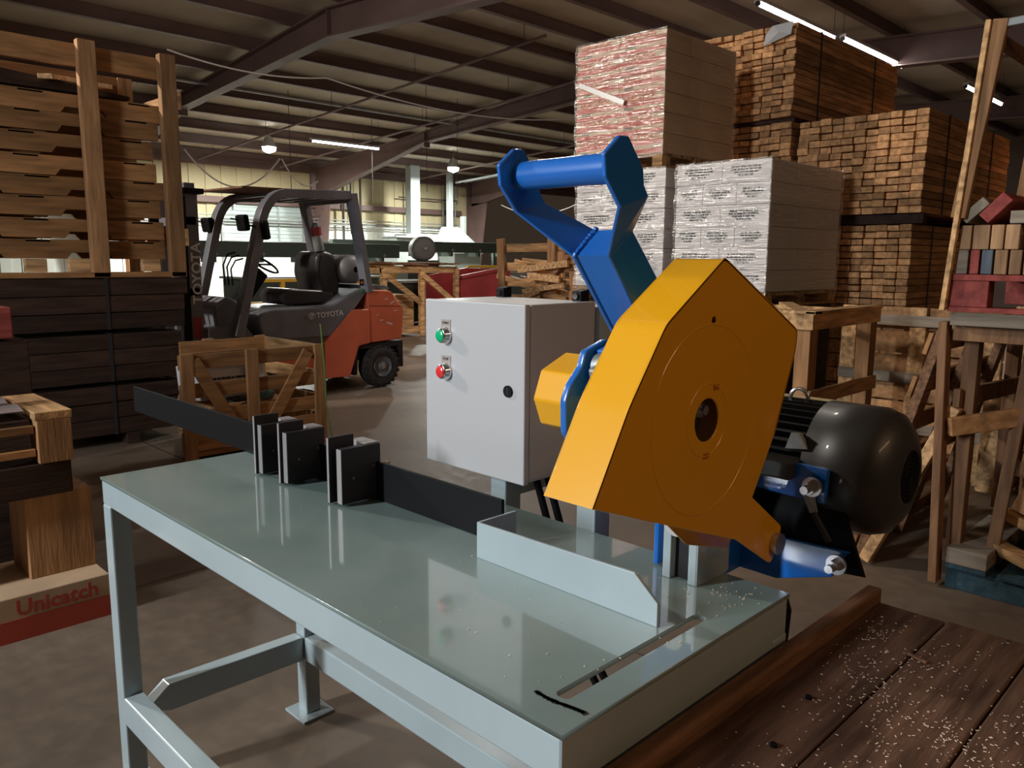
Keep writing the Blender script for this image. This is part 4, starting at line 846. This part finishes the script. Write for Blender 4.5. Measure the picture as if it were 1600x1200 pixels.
# ================================================================ lumber bundles
G = 'strapped pine lumber bundles'
lumber('lumber_bundle', 'topmost pine lumber bundle, right behind the red carton load', -4.15, -2.98, 6.5, 8.95, 2.72, 3.54, 11, 15, W_BUND, .03, straps=(7.0, 8.3), group=G)
lumber('lumber_bundle', 'wide pine lumber bundle at the right, second from the top', -2.90, -1.80, 6.5, 8.95, 1.82, 2.66, 11, 14, W_BUND, .025, straps=(7.0, 8.3), group=G)
lumber('lumber_bundle', 'small visible lumber bundle directly under the topmost one', -4.15, -2.98, 6.52, 8.9, 1.82, 2.68, 11, 14, W_BUND, .025, straps=(7.0,), group=G)
lumber('lumber_bundle', 'lower pine lumber bundle behind the right white cartons', -2.95, -1.86, 6.5, 8.95, .93, 1.73, 11, 14, W_BUND, .025, straps=(7.0, 8.3), group=G)
lumber('lumber_bundle', 'floor level lumber bundle behind the pallet boards', -2.95, -1.86, 6.5, 8.95, .08, .86, 6, 6, W_BUND, .02, straps=(7.0,), group=G)
lumber('lumber_bundle', 'hidden lumber bundle under the small visible one', -4.15, -2.98, 6.52, 8.9, .08, 1.74, 4, 8, W_BUND, .02, group=G)
for i, (a, b, z, s) in enumerate([(-4.15, -2.98, 2.682, .036), (-2.9, -1.8, 1.735, .082), (-2.9, -1.86, .865, .062), (-2.9, -1.86, 0, .078), (-4.15, -2.98, 0, .078), (-4.15, -2.98, 1.742, .076)]):
    for y in (6.56, 8.7): tag(MB().box(a, b, y, y+.09, z, z+s).build('bearer_block', W_DARK, None, .002), f'dark bearer between lumber bundles, {"near" if y < 7 else "far"} end, at level {i+1}', 'bearer', 'bearers under the pine bundles')
t = T('film_scrap', 'torn white film stuck on the top corner of the topmost bundle', 'film', (-3.1, 6.45, 3.4))
MB().add([(-3.26, 6.44, 3.36), (-3.0, 6.43, 3.42), (-2.985, 6.44, 3.53), (-3.18, 6.43, 3.52), (-3.24, 6.42, 3.45), (-3.1, 6.40, 3.45)], [(0, 1, 5), (1, 2, 5), (2, 3, 5), (3, 4, 5), (4, 0, 5)]).build('film_piece', CABW, t)

# more bundles further back on the right
lumber('lumber_bundle', 'far lumber bundle seen between the crate posts at the right', -1.3, -.2, 8.6, 11.0, 1.7, 2.5, 8, 9, W_BUND, .02, straps=(9.0,), group=G)
lumber('lumber_bundle', 'far lower lumber bundle seen between the crate posts', -1.3, -.2, 8.6, 11.0, .1, 1.65, 5, 7, W_BUND, .02, group=G)

# ================================================================ pale open crate right of the guard
oc = T('open_crate', 'pale open topped wooden crate frame behind the motor', 'crate', (-1.8, 4.0, 0))
a0, a1, b0, b1 = -2.15, -1.36, 3.6, 4.55
for (x, y) in ((a1-.085, b0), (a1-.085, b1-.1), (a0, b0), (a0, b1-.1)): MB().box(x, x+.085, y, y+.1, 0, 1.13).build('corner_post', W_PALV, oc, .003)
for z in (1.045, .5): MB().box(a0, a1+.02, b0-.02, b0, z, z+.085).build('front_rail', W_LIGHT, oc, .003)
for z in (1.045, .05, .62): MB().box(a1, a1+.02, b0, b1, z, z+.085).build('side_rail', W_LIGHT, oc, .003)
for z in (1.045, .5): MB().box(a0, a0+.02, b0, b1, z, z+.085).build('side_rail', W_LIGHT, oc, .003)
MB().box(a0, a1, b1-.02, b1, 1.04, 1.12).build('rear_rail', W_LIGHT, oc, .003)
MB().ob(((a0+a1)/2+.1, 4.0, 1.14), (.09, 1.0, .018), (0, 0, .55)).build('top_board', W_LIGHT, oc, .003)
MB().box(a0, a1+.03, b0-.02, b0+.07, 1.13, 1.148).build('top_board', W_LIGHT, oc, .003)
MB().box(a1-.07, a1+.03, b0-.02, b1, 1.131, 1.149).build('top_board', W_LIGHT, oc, .003)
t = T('pale_plank', 'pale plank lying across the crate just above the motor', 'plank', (-1.6, 3.5, .6))
MB().box(-2.2, -1.12, 3.42, 3.53, .60, .69).build('plank', mat('yellow_pine', (.60, .46, .24), .6, var=.1, scale=3), t, .003)
MB().box(-1.9, -1.8, 3.43, 3.52, 0, .60).build('plank_support', W_PALV, t); MB().box(-1.35, -1.25, 3.43, 3.52, 0, .60).build('plank_support', W_PALV, t)
# pallets standing on edge against the bundles
def panel(name, label, x0, x1, y, z1, tilt=0):
    t = T(name, label, 'pallet', ((x0+x1)/2, y, 0), 0, 'pallets standing on edge')
    n = 7
    for k in range(n): MB().box(x0, x1, y, y+.02, z1*k/n+.01, z1*(k+1)/n-.004).build('deck_board', W_BUND, t, .002)
    for x in (x0, (x0+x1)/2-.05, x1-.1): MB().box(x, x+.1, y-.045, y, .0, z1).build('stringer', W_LIGHT, t, .003)
    for z in (z1*.97-.09, z1*.55, z1*.25): MB().box(x0, x1, y-.065, y-.047, z, z+.07).build('cross_batten', W_GREY, t, .003)
panel('standing_pallet', 'tall pallet standing on edge left of the leaning boards', -1.75, -.75, 5.0, 1.12); panel('standing_pallet', 'second standing pallet, behind the crate posts', -.72, .25, 5.1, 1.15)
# leaning pallet
lp = T('leaning_pallet', 'wooden pallet leaning on edge against the right crate', 'pallet', (-.75, 3.35, 0))
rz = .0
for y in (3.18, 3.7, 4.25):
    MB().bar((-.84, y, .02), (-.56, y, 1.12), .04, .10, (0, 1, 0)).build('stringer', W_RIM, lp, .003)
for k in range(6): MB().bar((-.88+.28*k*.185, 3.16, .06+k*.2), (-.88+.28*k*.185, 4.35, .06+k*.2), .10, .02, (.97, 0, -.25)).build('deck_board', W_PALY, lp, .003)
tag(MB().bar((-.80, 3.12, .02), (-.47, 3.12, .80), .05, .07, (0, 1, 0)).build('leaning_board', W_LIGHT, None, .003), 'single bright edged board leaning in front of the leaning pallet', 'board')

# ================================================================ right hand crate rack
rk = T('scrap_rack', 'dark wooden frame rack full of upright offcuts at the right edge', 'rack', (.1, 3.5, 0))
MB().bar((-.48, 3.07, .02), (-.53, 3.07, 1.17), .035, .075, (0, 1, 0)).build('front_post', W_DKV, rk, .004)
for (x, y) in ((-.44, 3.14), (.55, 3.1), (-.5, 4.1), (.55, 4.1)): MB().box(x-.03, x+.03, y, y+.07, .12, 1.17).build('corner_post', W_DKV, rk, .004)
MB().bar((-.50, 3.04, 1.185), (.75, 3.04, 1.185), .03, .055).build('top_rail', W_GREY, rk, .004)
MB().box(-.5, .6, 3.08, 3.12, 1.09, 1.16).build('inner_top_rail', W_DKV, rk, .003)
MB().bar((-.47, 3.10, .84), (-.44, 4.15, .80), .03, .08).build('side_rail', W_DKV, rk, .004)
MB().bar((-.47, 3.05, .72), (.5, 4.1, .93), .03, .08).build('diagonal_rail', W_PALY, rk, .004)
MB().box(-.5, .62, 4.14, 4.17, .3, .4).build('rear_rail', W_DKV, rk, .003)
bp_ = T('blue_pallet', 'dark blue painted pallet on the floor under the right rack', 'pallet', (.1, 3.6, 0))
for y in (3.08, 3.6, 4.1): MB().box(-.44, .7, y, y+.09, .0, .095).build('runner', W_BLUE, bp_, .003)
for k in range(6): MB().box(-.44+k*.2, -.28+k*.2, 3.06, 4.2, .096, .116).build('deck_board', W_BLUE, bp_, .003)
tag(MB().box(-.44, -.28, 3.06, 3.7, .118, .19).build('block_beam', W_GREY, None, .004), 'squared grey beam lying on the near corner of the blue pallet', 'beam')
offs = [('thin upright offcut just right of the rack post', -.30, 3.2, .12, .05, 1.05, .05), ('tall pale upright offcut in the rack', -.16, 3.3, .12, .06, 1.05, .02), ('upright offcut leaning right of the tall pale one', -.05, 3.45, .12, .06, 1.0, .08), ('dark upright offcut in the middle of the rack', .05, 3.35, .12, .07, 1.02, -.05), ('upright offcut leaning near the frame edge', .18, 3.5, .12, .06, 1.0, .06), ('broad upright offcut at the frame edge', .28, 3.3, .12, .08, 1.05, 0), ('slanted offcut behind the rack post', -.34, 3.6, .12, .07, .9, .25)]
for (l, x, y, z0, w, h, tl) in offs: tag(MB().bar((x, y, z0), (x+tl, y+.1, h), w, .03, (0, 1, 0)).build('upright_offcut', random.choice([W_PALV, W_DKV, W_PALV]), None, .003), l, 'offcut', 'upright offcuts in the rack')
for i in range(12):
    tag(MB().ob((U(-.2, .45), U(3.15, 3.6), .17+i*.035), (U(.25, .5), .07, .045), (U(-.1, .1), U(-.5, .5), U(-.9, .9))).build('scrap_board', W_PALX, None, .004), f'scrap board heaped on the blue pallet, {["lowest", "second", "third", "fourth", "fifth", "sixth", "seventh", "eighth", "ninth", "tenth", "eleventh", "topmost"][i]} up', 'scrap wood', 'scrap heap on the blue pallet')
# red pallet with stacked blocks
rp = T('red_pallet', 'red painted pallet resting on the right rack', 'pallet', (.1, 3.5, 1.215))
MB().box(-.515, .75, 3.03, 3.10, 1.215, 1.235).build('bottom_board', W_RED, rp, .002)
MB().box(-.515, .75, 3.03, 4.0, 1.345, 1.37).build('top_deck', W_RED, rp, .002)
MB().box(-.515, -.37, 3.035, 3.12, 1.236, 1.344).build('corner_block', W_RED, rp, .003)
MB().box(-.27, .05, 3.25, 3.35, 1.236, 1.344).build('spacer_block', W_RED, rp, .003); MB().box(.2, .35, 3.035, 3.12, 1.236, 1.344).build('spacer_block', W_RED, rp, .003)
MB().box(-.515, .75, 3.9, 4.0, 1.215, 1.344).build('rear_runner', W_RED, rp, .003)
def blk(x, w, z, h, mt, l, tl=0, y=3.04): tag(MB().ob((x+w/2, y+.2, z+h/2), (w, .4, h), (0, tl, 0)).build('wood_block', mt, None, .003), l, 'wood block', 'wood blocks on the red pallet')
W_B = wood('offcut_end_grain', (.40, .23, .12), .35, island=.4, axis=2); W_BB = wood('blue_stained_block', (.09, .11, .13), .3, axis=2)
names = ['first', 'second', 'third', 'fourth', 'fifth', 'sixth', 'seventh', 'eighth', 'ninth']
x = -.50
for i, w in enumerate([.042, .034, .04, .045, .042, .075, .075, .06, .07]): blk(x, w, 1.372, .098, [W_GREY, W_RED, W_BB, W_B, W_B, W_B, W_B, W_B, W_B][i], f'{["reddish grey", "red", "blue stained", "brown", "brown", "wide pale", "wide pale", "brown", "wide pale"][i]} block in the lower row on the red pallet, {names[i]} from the left'); x += w+.008
x = -.495
for i, w in enumerate([.042, .06, .045, .05, .0, .045, .055, .05]):
    if w: blk(x, w, 1.472, .098 if i not in (5,) else .075, W_B if i < 4 else W_GREY, f'{"brown" if i < 4 else "grey"} block in the upper row on the red pallet, {names[i]} from the left')
    x += (w or .02)+.006
blk(-.47, .04, 1.575, .11, W_GREY, 'grey block tilted on top of the upper row, leftmost', .8); blk(-.40, .05, 1.578, .12, W_RED, 'red block tilted on top of the upper row', .75); blk(-.32, .13, 1.574, .05, W_GREY, 'grey block lying flat on the upper row'); blk(-.2, .15, 1.59, .06, W_GREY, 'long grey block sloping down to the right on the upper row', .4)
# tall leaning posts of the top crate
tc = T('tall_crate_frame', 'tall open crate frame of pale posts rising at the right edge', 'crate', (-.2, 3.05, 1.21))
MB().bar((-.53, 3.015, 1.22), (-.455, 3.015, 2.36), .02, .03, (0, 1, 0)).build('edge_strip', W_LIGHT, tc, .002)
MB().bar((-.505, 3.03, 1.6), (-.415, 3.03, 2.36), .055, .03, (0, 1, 0)).build('front_post', W_PALV, tc, .003)
MB().bar((-.16, 3.06, 1.62), (-.08, 3.06, 2.4), .045, .03, (0, 1, 0)).build('front_post', W_PALV, tc, .003)
MB().bar((-.50, 3.9, 1.37), (-.42, 3.9, 2.36), .07, .04, (0, 1, 0)).build('rear_post', W_PALV, tc, .003)
MB().bar((-.42, 3.03, 2.34), (.4, 3.2, 2.40), .03, .03).build('top_bar', GALV, tc, .003)
MB().bar((-.44, 3.04, 2.3), (-.43, 3.95, 2.3), .03, .05).build('side_top_rail', W_DKV, tc, .003)
tag(MB().box(-.6, .3, 7.5, 7.6, 0, 1.9).build('green_machine', mat('bottle_green', (.02, .10, .05), .5)), 'dark green machine glimpsed between the crate posts at the right edge', 'machine')
t = T('fork_pallet_row', 'low boards and pale planks lying behind the right rack', 'plank pile', (-.2, 4.6, 0))
for k in range(5): MB().box(-.7+k*.22, -.55+k*.22, 4.45, 4.9, .1, .72+.03*(k % 2)).build('plank', W_LIGHT, t, .003)
